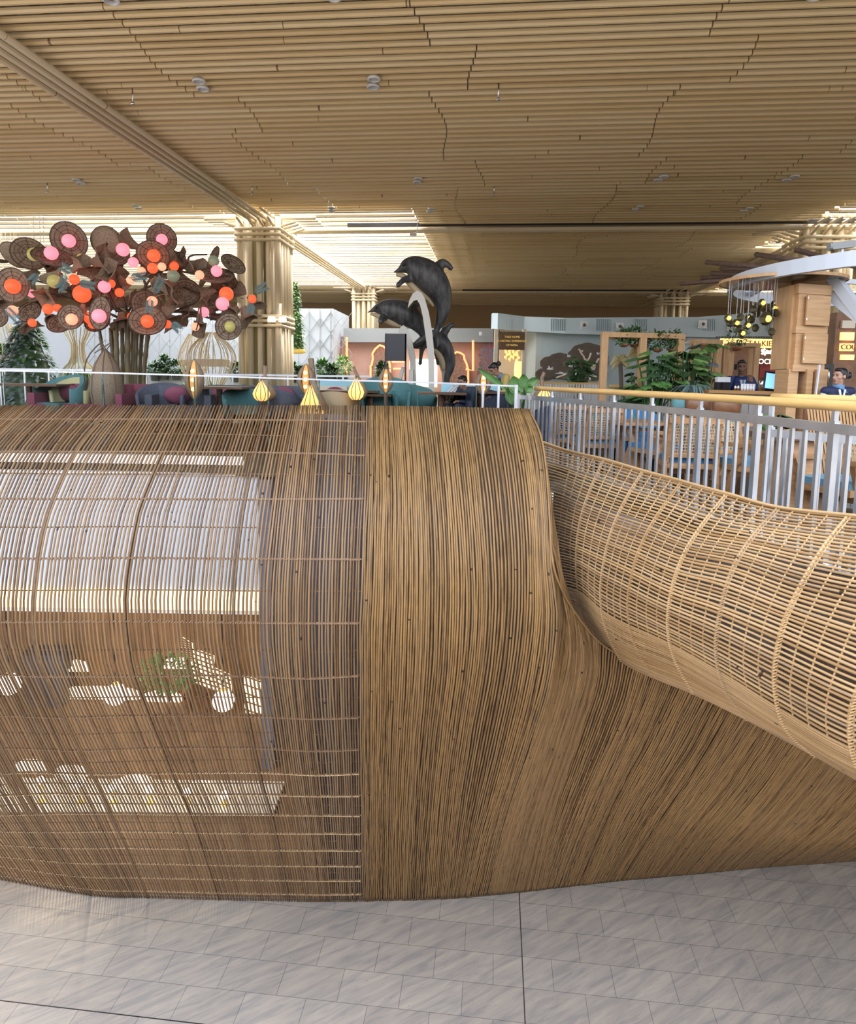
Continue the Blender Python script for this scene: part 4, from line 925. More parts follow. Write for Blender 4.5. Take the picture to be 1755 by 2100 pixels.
# hanging bowls with leafy plants
def bowl(px, py, w_, d, label, n_=130, gh=26, gw=None):
    p = P(px, py, d); R = w_/2*d/F; t = thing('hanging_bowl_plant', label, 'hanging plant', p, group='bowl plants hanging in the timber frames')
    mb = MB(); mb.lathe([(0, -.62*R), (.55*R, -.5*R), (.9*R, -.2*R), (R, .1*R), (.93*R, .1*R), (0, .05*R)], (0, 0, 0), 18); mb.build('bowl', 'terracotta', t, True)
    g = gh*d/F/2; gw = (gw or w_*1.3)*d/F/2; leaf_cloud((0, 0, g*.9), (gw, gw*.8, g), n_, .085, .045, 'leafdk', t); leaf_cloud((0, 0, g*1.1), (gw*1.05, gw*.8, g), n_//2, .085, .045, 'leaf', t)
    return t
for a in [(1279,706,20,12.2,'hanging bowl plant in the left bay of the nearest frame',150,30,40), (1300,707,18,12.4,'hanging bowl plant left of the middle post, second from the left',110,36,44), (1317,708,18,12.6,'hanging bowl plant directly at the middle post',90,22,26), (1348,716,22,12.2,'hanging bowl plant right of the middle post',150,36,46), (1380,717,22,12.3,'hanging bowl plant next to the right post',150,40,40), (1510,712,26,15.8,'hanging bowl plant above the person in the blue suit',170,44,48)]: bowl(*a)
# broad leafed plants
def fan_plant(px, yt, d, label, n_, L, spread, ms, name='broad_leaf_plant', group=None, leafw=.12, ribs=7, z0=.5):
    c = P(px, yt, d); t = thing(name, label, 'plant', (c.x, c.y, 0), group=group); H = c.z
    st = MB(); mbs = {m: MB() for m in ms}
    for i in range(n_):
        a = random.uniform(0, 2*PI); f = random.random(); e = Vector((math.cos(a)*spread*(.2 + .8*f), math.sin(a)*spread*(.2+.8*f)*.7, z0 + (H-z0)*random.uniform(.35, 1.0)*(1 - .12*f)))
        s0 = Vector((math.cos(a)*.06, math.sin(a)*.06, z0*.6)); m_ = s0.lerp(e, .5) + Vector((0, 0, .18)); st.tube(smooth_path([s0, m_, e], 6), .010, 4)
        d0 = Vector((math.cos(a), math.sin(a), -.25)).normalized(); sd = d0.cross(Vector((0, 0, 1))).normalized(); mm = mbs[random.choice(ms)]
        for q in range(ribs):
            ff = q/ribs
            for s_ in (-1, 1): mm.leaf(e + d0*L*ff*.7, d0*.55 + sd*s_*(1.0 - .3*ff), L*.5*(1.1 - .6*abs(ff-.35)), leafw*.5, droop=.35)
        mm.leaf(e + d0*L*.5, d0, L*.6, leafw)
    st.build('stem', 'leafdk', t)
    for m in ms: mbs[m].build('foliage', m, t)
    mb = MB(); mb.lathe([(0, 0), (.2, 0), (.26, .42), (.22, .42), (0, .38)], (0, 0, 0), 16); mb.build('pot', 'pot', t, True)
    return t
fan_plant(1345, 712, 11.2, 'dark broad leafed plant in front of the nearest timber frame', 46, .24, .34, ['leafdk', 'leaf'])
fan_plant(1408, 706, 11.6, 'bright large leafed plant left of the bar counter', 46, .28, .40, ['leaf', 'leafbr', 'leafdk'])
fan_plant(1448, 690, 12.8, 'tall glossy plant catching the light behind the bar corner', 46, .30, .42, ['leafbr', 'leafbl', 'leaf'])
fan_plant(1305, 752, 11.6, 'low dark plant at the foot of the nearest timber frame', 26, .20, .30, ['leafdk'])
fan_plant(1192, 725, 20, 'dark leafy plant standing before the brown rock mural', 50, .30, .32, ['leafdk'], leafw=.16)
def palm(px, py, d, label, n_=16, L=.7, m='fern', zb=0):
    c = P(px, py, d); t = thing('strap_leaf_plant', label, 'plant', (c.x, c.y, zb)); mb = MB()
    for i in range(n_):
        a = random.uniform(0, 2*PI); e = random.uniform(.5, 1); ps = smooth_path([(0, 0, (c.z-zb)*.6), (math.cos(a)*L*.3*e, math.sin(a)*L*.3*e, (c.z-zb)), (math.cos(a)*L*e, math.sin(a)*L*e, (c.z-zb)*(.82))], 7)
        for u, v in zip(ps, ps[1:]): mb.bar(u, v, .022, .004)
    mb.build('foliage', m, t); mb = MB(); mb.lathe([(0, 0), (.16, 0), (.2, (c.z-zb)*.6), (0, (c.z-zb)*.58)], (0, 0, 0), 12); mb.build('pot', 'pot', t, True)
palm(1425, 790, 10.6, 'arching strap leafed plant at the left end of the bar counter', 26, .55)
fan_plant(1590, 836, 7.6, 'small potted palm on the dark floor before the bar front', 12, .22, .20, ['leafdk', 'leaf'], z0=.55)
# bird of paradise plant beside the end of the glass
c = at0(1066, 11.0); t = thing('bird_of_paradise_plant', 'tall plant with big paddle leaves at the right end of the glass', 'plant', c); st = MB(); lf = MB()
for (x, y), (x2, y2), w_ in [((1062,812),(1052,772),.22), ((1075,798),(1072,768),.16), ((1080,790),(1102,776),.12), ((1040,800),(980,756),.10), ((1078,805),(1090,790),.14), ((1050,830),(1040,795),.15), ((1062,834),(1060,800),.17)]:
    a = P(x, y, 10.9) - c; b = P(x2, y2, 10.9) - c; st.tube(smooth_path([(0, 0, .3), (a.x*.5, 0, a.z*.6), a], 8), .014, 5)
    dv = b - a; L_ = dv.length; n_ = 9; side = Vector((-dv.z, 0, dv.x)).normalized(); rows = []
    for i in range(n_): f = i/(n_-1); w2 = w_*math.sin(PI*min(1, f*.92 + .04))**.8*.55; q = a + dv*f; rows.append([q - side*w2 + Vector((0, -.03, 0)), q + Vector((0, .02, 0)), q + side*w2 + Vector((0, -.03, 0))])
    lf.grid(rows)
st.build('stem', 'leafdk', t); o = lf.build('leaf_blade', 'leaf', t, True); mb = MB(); mb.lathe([(0, 0), (.2, 0), (.25, .4), (0, .38)], (0, 0, 0), 14); mb.build('pot', 'pot', t, True)

# ================================================================== bar counter
ba = P(1452, 800, 10.3); bb = P(1600, 800, 9.4); bc_ = P(1900, 800, 8.9); BZ = 1.17
t = thing('bar_counter', 'long bar counter with grey vertical boards and glossy timber top', 'counter', (ba.x, ba.y, 0), world=True)
mb = MB(); M['greyboard'] = mat('greyboard', (.36,.33,.31), .5, noise_=.18, scale=9, stretch=(6,6,.3))
for a, b in ((ba, bb), (bb, bc_)):
    a0 = Vector((a.x, a.y, 0)); b0 = Vector((b.x, b.y, 0)); n_ = int((b0-a0).length/.11)
    for i in range(n_): p = a0.lerp(b0, i/n_); q = a0.lerp(b0, (i+.93)/n_); mb.prism([(p.x, p.y, .08), (q.x, q.y, .08), (q.x, q.y, BZ - .04), (p.x, p.y, BZ - .04)], (0, .5, 0))
mb.build('board_front', 'greyboard', t)
mb = MB(); M['bartop'] = mat('bartop', (.45,.24,.09), .08)
for a, b in ((ba, bb), (bb, bc_)): mb.prism([(a.x - .04, a.y - .12, BZ), (b.x + .02, b.y - .12, BZ), (b.x + .02, b.y + .62, BZ), (a.x - .04, a.y + .62, BZ)], (0, 0, -.05))
mb.build('counter_top', 'bartop', t); mb = MB()
for a, b in ((ba, bb), (bb, bc_)): mb.bar((a.x, a.y + .05, .04), (b.x, b.y + .05, .04), .05, .08)
mb.build('kick_plate', 'black', t)
# things on the counter
def on_bar(px, back=.12):
    d = lerp_table([(1452, 10.3), (1600, 9.4), (1900, 8.9)], px) + back; p = P(px, 790, d); return Vector((p.x, p.y, BZ))
t = thing('tablet_register', 'black tablet register with glowing blue screen on the bar', 'tablet', on_bar(1581, .0), -.15); R = Matrix.Rotation(-.28, 3, 'X') @ Matrix.Rotation(.14, 3, 'Y')
mb = MB(); mb.box((0, 0, .145), (.20, .025, .27), R=R); mb.build('casing', 'black', t); mb = MB(); mb.box((0, -.016, .145), (.165, .01, .225), R=R); mb.build('screen', 'tabscreen', t); mb = MB(); mb.bar((0, .10, 0), (0, .03, .14), .10, .04); mb.box((0, .08, .006), (.16, .14, .012)); mb.build('stand', 'black', t)
t = thing('ice_bucket', 'tall steel shaker cup on the bar left of the tablet', 'cup', on_bar(1564)); mb = MB(); mb.lathe([(0, 0), (.052, 0), (.065, .19), (.058, .19), (.048, .02)], (0, 0, 0), 18); mb.build('cup', 'chrome', t, True)
cup = None
for i, x in enumerate((1522, 1528, 1534, 1540, 1546)):
    if not cup: cup = thing('white_cup_stack', 'stack of white cups in the row on the bar', 'cups', on_bar(x), group='white cup stacks on the bar'); mb = MB(); mb.lathe([(0, 0), (.018, 0), (.022, .05), (.02, .052), (.022, .1), (.018, .1), (0, .02)], (0, 0, 0), 12); mb.build('stack', 'white', cup, True)
    else: dup(cup, on_bar(x), 0)
for x, lb in ((1508, 'small glass jar left of the white cup stacks'), (1514, 'small glass jar beside the white cup stacks, second')):
    mb = MB(); p = on_bar(x); mb.lathe([(0, 0), (.02, 0), (.022, .06), (.012, .07), (.012, .085), (0, .085)], p, 10); tag(mb.build('glass_jar', 'chrome', smooth=True), lb, 'jar')
for x, lb in ((1474, 'black napkin box at the left end of the bar'), (1487, 'black menu box left of the person in the blue suit')):
    mb = MB(); p = on_bar(x); mb.box(p + Vector((0, 0, .06)), (.11, .1, .12)); tag(mb.build('napkin_box', 'black'), lb, 'box')
mb = MB(); p = on_bar(1481, .3); mb.box(p + Vector((0, 0, .1)), (.2, .1, .2)); tag(mb.build('paper_stack', 'white'), 'white paper towels behind the black boxes on the bar', 'paper')
t = thing('coffee_machine', 'black and chrome coffee machine behind the tower shelf', 'coffee machine', on_bar(1668, .25)); mb = MB(); mb.box((0, 0, .2), (.36, .3, .4)); mb.build('casing', 'black', t)
mb = MB()
for q in (-.1, 0, .1): mb.tube([(q, -.17, .12), (q, -.17, .34)], .016, 8)
mb.build('pipes', 'chrome', t, True)
t = thing('speaker_box', 'low black box on the bar right of the tablet', 'box', on_bar(1618, .3)); mb = MB(); mb.box((0, 0, .11), (.16, .14, .22)); mb.box((0, -.075, .11), (.13, .01, .19)); mb.build('casing', 'black', t)

# oak cabinet tower
td = 8.95; a = P(1640, 583, td); b = P(1702, 600, td + .15); z1 = a.z
t = thing('oak_tower', 'tall light oak box tower with square doors standing over the bar', 'cabinet', (a.x, a.y, 0), world=True)
W = b.x - a.x
def obx(name, x0, x1, y0, y1, za, zb, m='oak_h'):
    mb = MB(); mb.prism([(a.x + x0, a.y + y0, za), (a.x + x1, a.y + y0 + (x1-x0)*.3, za), (a.x + x1, a.y + y1 + (x1-x0)*.3, za), (a.x + x0, a.y + y1, za)], (0, 0, zb - za)); return mb.build(name, m, t)
def zz(py): return P(1660, py, td).z
obx('body', 0, W, 0, .5, zz(758), z1); obx('side_strip', -.06, .0, .05, .5, zz(758), z1, 'oak'); obx('cross_band', -.02, W + .01, -.02, .3, zz(602), z1 + .01)
obx('door', .10, W - .02, -.035, 0, zz(667), zz(606)); obx('door', .10, W - .02, -.035, 0, zz(745), zz(684)); obx('cross_band', -.02, W, -.015, .2, zz(762), zz(747)); obx('cross_band', -.02, W, -.02, .2, zz(683), zz(668))
obx('leg', -.06, .10, 0, .35, 0, zz(757)); obx('leg', .20, .30, .02, .35, 0, zz(757)); obx('leg', .34, W, 0, .35, 0, zz(757))
mb = MB()
for py in (611, 655, 693, 736): q = Vector((a.x + .105, a.y - .03, zz(py))); mb.box(q, (.012, .02, .03))
mb.build('hinge', 'chrome', t)
mb = MB(); p = P(1680, 748, td - .1); q = P(1672, 810, td - .1); mb.bar(p, q, .035, .015); mb.build('pull_strap', 'ringwhite', t)
# tall oak slab
t = thing('oak_slab', 'tall light oak slab panel hanging left of the box tower', 'panel', (P(1590, 560, 9.6).x, 9.6, 0), world=True)
a1, a2, a3, a4 = P(1592, 562, 9.5), P(1622, 565, 9.5), P(1628, 748, 9.5), P(1599, 746, 9.5); mb = MB(); mb.prism([a1, a2, a3, a4], (0, .12, 0)); mb.build('slab', 'oak', t)
a1, a2, a3, a4 = P(1592, 561, 9.6), P(1692, 571, 9.2), P(1692, 590, 9.2), P(1620, 590, 9.6); mb = MB(); mb.prism([a1, a2, a3, a4], (0, .14, 0)); mb.build('header', 'oak', t)
a1, a2 = P(1622, 596, 9.4), P(1640, 596, 9.3); mb = MB(); mb.bar(a1, a2, .1, .05); mb.build('bracket', 'oak_h', t)
mb = MB(); mb.bar(P(1612, 748, 9.55), Vector((P(1612, 748, 9.55).x, 9.55, 0)), .12, .06); mb.build('post', 'pole', t)

# white ring canopy with mirrored soffit and timber rods
RC = Vector((7.05, 9.5, 2.68)); t = thing('ring_canopy', 'big white ring canopy with dark timber rods over the bar', 'canopy', (RC.x, RC.y, 0), world=True)
mb = MB(); n_ = 72; R_ = 2.62
for k in range(n_):
    a0 = 2*PI*k/n_; a1 = 2*PI*(k+1)/n_; p = [RC + Vector((rr*math.cos(a_), rr*math.sin(a_), z)) for a_ in (a0, a1) for rr, z in ((R_, -.01), (R_, .17), (R_-.09, .17), (R_-.09, -.01))]
    mb._add(p, [(0,1,5,4), (1,2,6,5), (2,3,7,6), (3,0,4,7)])
mb.build('ring', 'ringwhite', t)
S = P(1602, 580, 9.5); mb = MB(); mb.lathe([(0, 0), (.80, 0), (.80, .03), (0, .03)], S, 48); mb.build('mirror_soffit', 'mirror', t); mb = MB(); mb.lathe([(.80, -.005), (.812, -.005), (.812, .035), (.80, .035)], S, 48); mb.build('soffit_rim', 'wood2', t)
mb = MB()
for an in (2.2, 2.9, .6): mb.bar(RC + Vector((R_*math.cos(an), R_*math.sin(an), .10)), S + Vector((0, 0, .10)), .05, .07)
mb.build('inner_frame', 'ringwhite', t)
for (x, y), (x2, y2), d, d2 in [((1395,582),(1500,574),10.3,9.8), ((1448,538),(1560,547),9.3,8.6), ((1478,551),(1560,553),9.9,9.2), ((1459,560),(1500,562),10.2,9.8), ((1438,570),(1520,566),10.6,10), ((1550,522),(1620,532),8.6,8.0), ((1630,512),(1760,548),8.3,7.8)]:
    mb = MB(); q = P(x, y, d*1.13); w_ = P(x2, y2, d2*1.13); mb.tube([q, q + (w_-q)*1.9], .036, 8); mb.build('timber_rod', 'rod', t, True)
for (x, y), (x2, y2) in [((1705,565),(1800,690)), ((1706,605),(1800,680)), ]:
    mb = MB(); mb.bar(P(x, y, 9.2), P(x2, y2, 8.6), .13, .13); mb.build('steel_arm', 'ringwhite', t)
mb = MB(); mb.tube([RC + Vector((1.6, .4, .05)), RC + Vector((1.6, .4, -2.8))], .12, 12); mb.build('post', 'ringwhite', t, True)
mb = MB(); p = P(1755, 512, 8.2)
t2 = thing('camera_housing', 'small black bullet camera above the white ring', 'security camera', P(1727, 506, 9)); mb = MB(); mb.bar((-.15, 0, 0), (.15, 0, .04), .09); mb.tube([(-.18, 0, .0), (-.15, 0, .0)], .05, 10); mb.build('casing', 'greyfascia', t2)
mb = MB(); mb.bar((0, 0, .03), (0, 0, -.22), .03); mb.build('bracket', 'white', t2)
# cluster pendant lamps
pd = None; PDT = [(1492,652,1), (1496,662,0), (1509,662,1), (1518,650,0), (1534,652,1), (1541,655,0), (1532,667,1), (1517,674,0), (1521,683,1), (1545,634,0), (1562,621,1), (1555,628,0), (1549,672,0), (1570,653,2), (1587,624,1), (1586,632,1), (1590,641,0), (1592,654,0), (1571,640,0), (1578,646,0), (1582,680,0), (1552,643,0)]
for i, (x, y, kind) in enumerate(PDT):
    dd = 9.15 + .55*((i*37) % 10)/10; p = P(x, y, dd); top = S.z
    t = thing('cluster_pendant', ['unlit smoky pendant in the cluster under the mirrored soffit', 'lit faceted pendant with yellow bulb in the cluster under the mirrored soffit', 'largest lit faceted pendant in the cluster'][kind], 'pendant lamp', p, group=['unlit cluster pendants', 'lit cluster pendants', None][kind])
    r = .056 if kind < 2 else .095; mb = MB(); mb.lathe([(r*.45, r*.9), (r, .1*r), (r*.8, -.65*r), (r*.35, -r)], (0, 0, 0), 6); mb.build('shade', 'pendantglass', t)
    mb = MB(); mb.tube([(0, 0, r*.8), (0, 0, top - p.z)], .004, 4); mb.build('cord', 'steel', t)
    if kind: mb = MB(); mb.ball((0, -r*.62, -r*.1), (r*.58 if kind == 1 else r*.5), 10); mb.build('bulb', 'bulby', t, True)
# ================================================================== shops and wall art behind
def text(s, loc, size, m, name, rz=0, parent=None, ext=.01):
    cu = bpy.data.curves.new(name, 'FONT'); cu.body = s; cu.size = size; cu.extrude = ext; cu.align_x = 'CENTER'; cu.align_y = 'CENTER'; cu.materials.append(M[m])
    o = bpy.data.objects.new(name, cu); COL.objects.link(o); o.location = loc; o.rotation_euler = (PI/2, 0, rz)
    me = bpy.data.meshes.new_from_object(o.evaluated_get(bpy.context.evaluated_depsgraph_get())); me.name = name
    n = bpy.data.objects.new(name, me); loc = Vector(loc); rot = tuple(o.rotation_euler); bpy.data.objects.remove(o); COL.objects.link(n); n.rotation_euler = rot
    n.location = loc - Vector(parent['_w']) if parent else loc
    if parent: n.parent = parent
    return n
d = 25.4; a = P(1024, 680, d); b = P(1075, 718, d)
t = thing('shop_sign', 'dark timber sign reading TAKE HOME A LASTING EXPERIENCE OF INDIA in gold', 'sign', ((a.x+b.x)/2, d, b.z), world=True)
mb = MB(); mb.box(((a.x+b.x)/2, d, (a.z+b.z)/2), (b.x-a.x, .08, a.z-b.z)); mb.build('board', 'signwood', t)
for i, s_ in enumerate(('TAKE HOME', 'A LASTING EXPERIENCE', 'OF INDIA')): text(s_, ((a.x+b.x)/2, d - .05, a.z - .2 - i*.155), .105, 'gold', 'lettering', 0, t)
for x in (1018, 1076): 
    q = P(x, 675, d); mb = MB(); mb.box((q.x, d + .05, q.z/2), (.14, .14, q.z)); tag(mb.build('shop_pillar', 'cream'), 'slim lit copper pillar at the left of the gold lettered sign' if x == 1018 else 'slim pillar at the right of the gold lettered sign', 'pillar')
q = P(1050, 770, 26.5); mb = MB(); mb.box((q.x, 26.8, 1.6), (1.0, .1, 3.2)); tag(mb.build('shop_backdrop', 'cream'), 'pale lit shop interior panel under the gold lettered sign', 'panel')
for x, y in ((1038,722), (1046,726), (1053,722), (1061,728)): 
    q = P(x, y, 26); mb = MB(); mb.tube([q + Vector((0, 0, .4)), q - Vector((0, 0, .3))], .012, 4)
    for k in range(6): mb.ball(q + Vector((.05*math.sin(k*2), 0, .3 - k*.1)), .055, 8)
    tag(mb.build('bead_lamp', 'amber'), 'string of amber glass lights hanging in the shop under the sign', 'lamp', 'bead lamps in the sign shop')
q = P(1063, 760, 26); mb = MB(); mb.lathe([(.15, -.3), (.18, 0), (.15, .35)], q, 12); mb.tube([q - Vector((0, 0, .3)), Vector((q.x, q.y, 0))], .03, 6); tag(mb.build('shade_lamp', 'signlit'), 'glowing cylinder lamp right of the person in mustard', 'lamp')
# neon framed arches on the pink shop
def arch_pts(x0, x1, yt, yb, n_=10):
    c = (x0+x1)/2; w_ = (x1-x0)/2; pts = [(x0, yb), (x0, yt + (yb-yt)*.45)]
    for i in range(n_+1): a_ = PI - PI*i/n_; pts.append((c + w_*.9*math.cos(a_) + (2*math.sin(i*2.1)), yt + (yb-yt)*.45*(1 - math.sin(a_))))
    return pts + [(x1, yt + (yb-yt)*.45), (x1, yb)]
def arch_panel(x0, x1, yt, yb, d, label):
    t = thing('shop_arch', label, 'arch', at0((x0+x1)/2, d), world=True); pts = [P(x, y, d) for x, y in arch_pts(x0, x1, yt, yb)]; mb = MB(); mb.prism(pts, (0, .1, 0)); mb.build('arch_panel', 'pinkdark', t); mb = MB(); mb.tube([p + Vector((0, -.05, 0)) for p in pts], .05, 5); mb.build('neon_outline', 'neon', t)
arch_panel(760, 800, 708, 800, 31.6, 'dark arched niche with orange glowing outline left of the dolphins')
arch_panel(916, 960, 722, 800, 31.6, 'dark arched niche with orange glowing outline right of the dolphins')
for pts, lb in (([(711,692),(711,790)], 'vertical orange light line by the distant column'), ([(955,757),(970,760),(970,698)], 'orange light line rising right of the dolphins'), ([(803,742),(831,742),(831,756),(806,756)], 'orange outlined counter panel behind the screen stand')):
    mb = MB(); mb.tube([P(x, y, 31.5) for x, y in pts], .055, 5); tag(mb.build('neon_line', 'neon'), lb, 'light')
mb = MB(); q = P(868, 765, 31); mb.box((q.x, 31, q.z), (1.3, .1, 1.3)); tag(mb.build('lit_doorway', 'warmwhite'), 'bright white lit display opening behind the dolphin sculpture', 'display')
mb = MB(); M['flower'] = mat('flower', (.45,.10,.09), .7); M['flower2'] = mat('flower2', (.25,.22,.35), .7)
mur = thing('flower_mural', 'painted red and blue flower mural on the pink wall', 'mural', at0(1002, 31.6), world=True)
for m, n_ in (('flower', 90), ('flower2', 40), ('leafbl', 80)):
    mb = MB()
    for i in range(n_):
        y = random.uniform(706, 778); x = 1000 + random.gauss(0, 1)*(4 + (y-700)*.10); p = P(x, y, 31.62); r = random.uniform(.03, .09)
        for k in range(5): a_ = k*2*PI/5 + i; mb.leaf(p, (math.cos(a_), 0, math.sin(a_)), r*1.6, r, (0, -1, 0), 0)
    mb.build('painted_petals', m, mur)['kind'] = 'stuff'
mb = MB(); q = P(985, 684, 31.1); mb.box(q, (.13, .05, .17)); mb2 = q
tag(mb.build('wall_speaker', 'white'), 'tiny white wall box on the grey shop fascia', 'box')
mb = MB(); q = P(1029-1, 671, 25.6); 
# brown rock mural with white birds
t = thing('rock_mural', 'brown scalloped rock mural with white birds on the blue grey wall', 'mural', at0(1180, 25), world=True)
def blob(cx, cy, rx, ry, d): 
    pts = []
    for i in range(40): a_ = 2*PI*i/40; s_ = 1 + .05*abs(math.sin(a_*5)); pts.append(P(cx + rx*s_*math.cos(a_), cy - ry*s_*math.sin(a_), d))
    return pts
for i, (cx, cy, rx, ry) in enumerate([(1118,768,20,13), (1128,745,20,14), (1148,742,26,18), (1205,738,42,34), (1165,765,60,14), (1215,765,30,16)]):
    mb = MB(); mb.prism(blob(cx, cy, rx, ry, 24.8 - i*.01), (0, .06, 0)); mb.build('rock_shape', 'mural', t)
for i, (x, y, sx, sy) in enumerate([(1128,757,7,3), (1150,766,12,2), (1166,731,4,2), (1172,751,7,3), (1185,768,9,5), (1216,757,4,3), (1200,762,6,4), (1226,726,3,2), (1175,744,5,2), (1210,772,14,4)]):
    mb = MB(); mb.ball(P(x, y, 24.6), (sx*24.6/F, .03, sy*24.6/F*.8), 8); q = P(x, y, 24.6); mb.leaf(q, (-.6, 0, 1), sy*.05, .05, (0, -1, 0)); mb.leaf(q, (.8, 0, .6), sy*.05, .05, (0, -1, 0)); mb.build('bird', 'white', t)
for x0, y0, x1, y1 in [(1210,780,1200,735), (1203,760,1222,745), (1200,740,1190,722), (1200,745,1212,724), (1190,722,1186,716), (1190,722,1194,718), (1210,760,1228,735), (1140,775,1165,765)]:
    mb = MB(); mb.tube([P(x0, y0, 24.5), P((x0+x1)/2 + 2, (y0+y1)/2, 24.5), P(x1, y1, 24.5)], .035, 5); mb.build('branch_relief', 'cream', t)
# palm relief inside the first timber frame
t = thing('palm_relief', 'golden palm tree cut-out standing inside the nearest timber frame', 'cut-out', at0(1272, 13), world=True)
for cx, cy, sc_ in ((1272, 742, 1.0), (1310, 724, 1.2)):
    mb = MB()
    for a_ in (20, 60, 100, 140, 175, 215, -25):
        ps = smooth_path([P(cx, cy, 13), P(cx + 10*sc_*math.cos(math.radians(a_)), cy - 10*sc_*math.sin(math.radians(a_)) - 2, 13), P(cx + 20*sc_*math.cos(math.radians(a_)), cy - 14*sc_*math.sin(math.radians(a_)) + 8*sc_, 13)], 8)
        mb.tube(ps, [.02 + .035*math.sin(PI*i/7) for i in range(8)], 6)
    mb.build('frond', 'olive_lt', t); mb = MB(); mb.tube([P(cx, cy, 13), P(cx + 2, cy + 60, 13)], .04, 6); mb.build('trunk', 'mural', t)
mb = MB(); p = P(1290, 757, 13); mb.box((p.x, 13.0, .25), (1.4, .2, .5)); mb.build('base', 'mural', t)
# lit shop sign band and dark shop windows
d = 20.0; a = P(1478, 694, d); b = P(1606, 714, d); t = thing('lit_shop_sign', 'long glowing amber sign band reading TALKIES', 'sign', ((a.x+b.x)/2, d, b.z), world=True)
mb = MB(); mb.box(((a.x+b.x)/2, d, (a.z+b.z)/2), (b.x-a.x, .12, a.z-b.z)); mb.build('light_box', 'signlit', t)
q = P(1570, 705, d - .1); text('TALKIES', q - Vector((.12, 0, 0)), .23, 'signtext', 'lettering', 0, t)
mb = MB(); 
for k in range(26): q = P(1470 + k*5.4, 692, d - .05); mb.box(q, (.045, .05, .06))
mb.build('slot_row', 'black', t)
mb = MB(); a = P(1488, 716, 20.6); b = P(1610, 800, 20.6); mb.box(((a.x+b.x)/2, 20.7, a.z/2), (b.x-a.x, .1, a.z)); tag(mb.build('shop_facade', 'darkwood'), 'dark shop front under the glowing band', 'shop front')
q = P(1583, 742, 19.8); t = thing('neon_lettering', 'white glowing lettering COCKTAILS in the dark shop front', 'sign', q, world=True); text('COCKTAILS', q, .21, 'warmwhite', 'letters', 0, t); mb = MB(); mb.box(q + Vector((0, .12, 0)), (.9, .02, .04)); mb.build('mount', 'black', t)
mb = MB(); q = P(1573, 770, 20.3); mb.box((q.x, 20.3, q.z), (.5, .05, .75)); tag(mb.build('red_poster', 'posterred'), 'dark red poster in the dark shop front behind the bar', 'poster')
t = thing('string_lights', 'tangle of small warm lights on the dark shop front', 'lights', at0(1575, 20.2), world=True); mb = MB()
for k in range(50): mb.ball(P(1562 + random.random()*44, 722 + random.gauss(0, 3), 20.2), .035, 6)
mb.build('bulbs', 'warmwhite', t); mb = MB(); mb.tube([P(1560 + k*5, 721 + 3*math.sin(k*2), 20.2) for k in range(10)], .01, 4); mb.build('wire', 'black', t)
a = P(1702, 692, 12); b = P(1716, 725, 12); t = thing('lit_box_sign', 'glowing amber box sign reading RA at the right', 'sign', (a.x, 12, b.z), world=True); mb = MB(); mb.box((((a.x+b.x)/2), 12, (a.z+b.z)/2), (b.x-a.x + .06, .1, a.z-b.z)); mb.build('light_box', 'signlit', t); text('RA', P(1711, 715, 11.9), .13, 'signtext', 'lettering', 0, t)
mb = MB(); mb.box(((a.x+b.x)/2, 12.02, b.z/2), (.09, .08, b.z)); mb.build('pole', 'navy', t)
# brown lattice tower with lit boxes
d = 11; a = P(1720, 640, d); b = P(1800, 640, d); t = thing('lit_shelf_tower', 'brown shelf tower with small lit boxes, one reading COU, at the right edge', 'shelf', (a.x, d, 0), world=True)
mb = MB(); mb.box(((a.x+b.x)/2, d + .3, a.z/2), (b.x-a.x, .5, a.z)); mb.build('carcass', 'walnut', t)
for y0, y1, x0 in ((657, 673, 1728), (681, 698, 1726), (704, 720, 1725), (727, 738, 1726)):
    q = P(x0, y0, d); r = P(x0 + 25, y1, d); mb = MB(); mb.box(((q.x+r.x)/2, d + .03, (q.z+r.z)/2), (r.x-q.x, .06, q.z-r.z)); mb.build('lit_box', 'signlit' if y0 > 670 else 'cream', t)
text('COU', P(1740, 712, d - .04), .115, 'signtext', 'lettering', 0, t)
# ================================================================== furniture
def cane_chair(loc, rz, label, cush='cush', group='cane backed timber armchairs by the steel railing'):
    t = thing('cane_armchair', label, 'chair', loc, rz, group)
    def part(n, m, *bars):
        mb = MB()
        for b in bars: mb.bar(*b)
        return mb.build(n, m, t)
    for s in (-1, 1):
        part('leg', 'wood', ((s*.27, -.26, .64), (s*.24, .02, .0), .045, .06)); part('leg', 'wood', ((s*.27, .24, .66), (s*.27, .30, 0), .045, .055))
        part('armrest', 'wood', ((s*.29, -.30, .64), (s*.28, .30, .62), .06, .045))
    mb = MB(); mb.box((0, 0, .38), (.52, .52, .06)); mb.box((0, 0, .30), (.46, .04, .08)); mb.build('seat', 'wood', t)
    mb = MB(); mb.box((0, -.01, .44), (.48, .48, .06)); mb.build('cushion', cush, t)
    part('back_frame', 'wood', ((-.25, .26, .42), (-.25, .38, .88), .045, .045), ((.25, .26, .42), (.25, .38, .88), .045, .045), ((-.27, .38, .88), (.27, .38, .88), .05, .06), ((-.25, .28, .50), (.25, .28, .50), .04, .05))
    R = Matrix.Rotation(-.25, 3, 'X'); mb = MB()
    for i in range(13): x = -.22 + .44*i/12; mb.bar((x, .285, .52), (x, .375, .86), .010, .008)
    for i in range(11): f = i/10; mb.bar((-.23, .285 + .09*f, .52 + .34*f), (.23, .285 + .09*f, .52 + .34*f), .010, .008)
    for i in range(8): x = -.22 + .44*i/8; mb.bar((x, .287, .52), (x + .055*2 if x < .1 else .22, .36, .82), .007, .006)
    mb.build('cane_panel', 'canepanel', t); return t
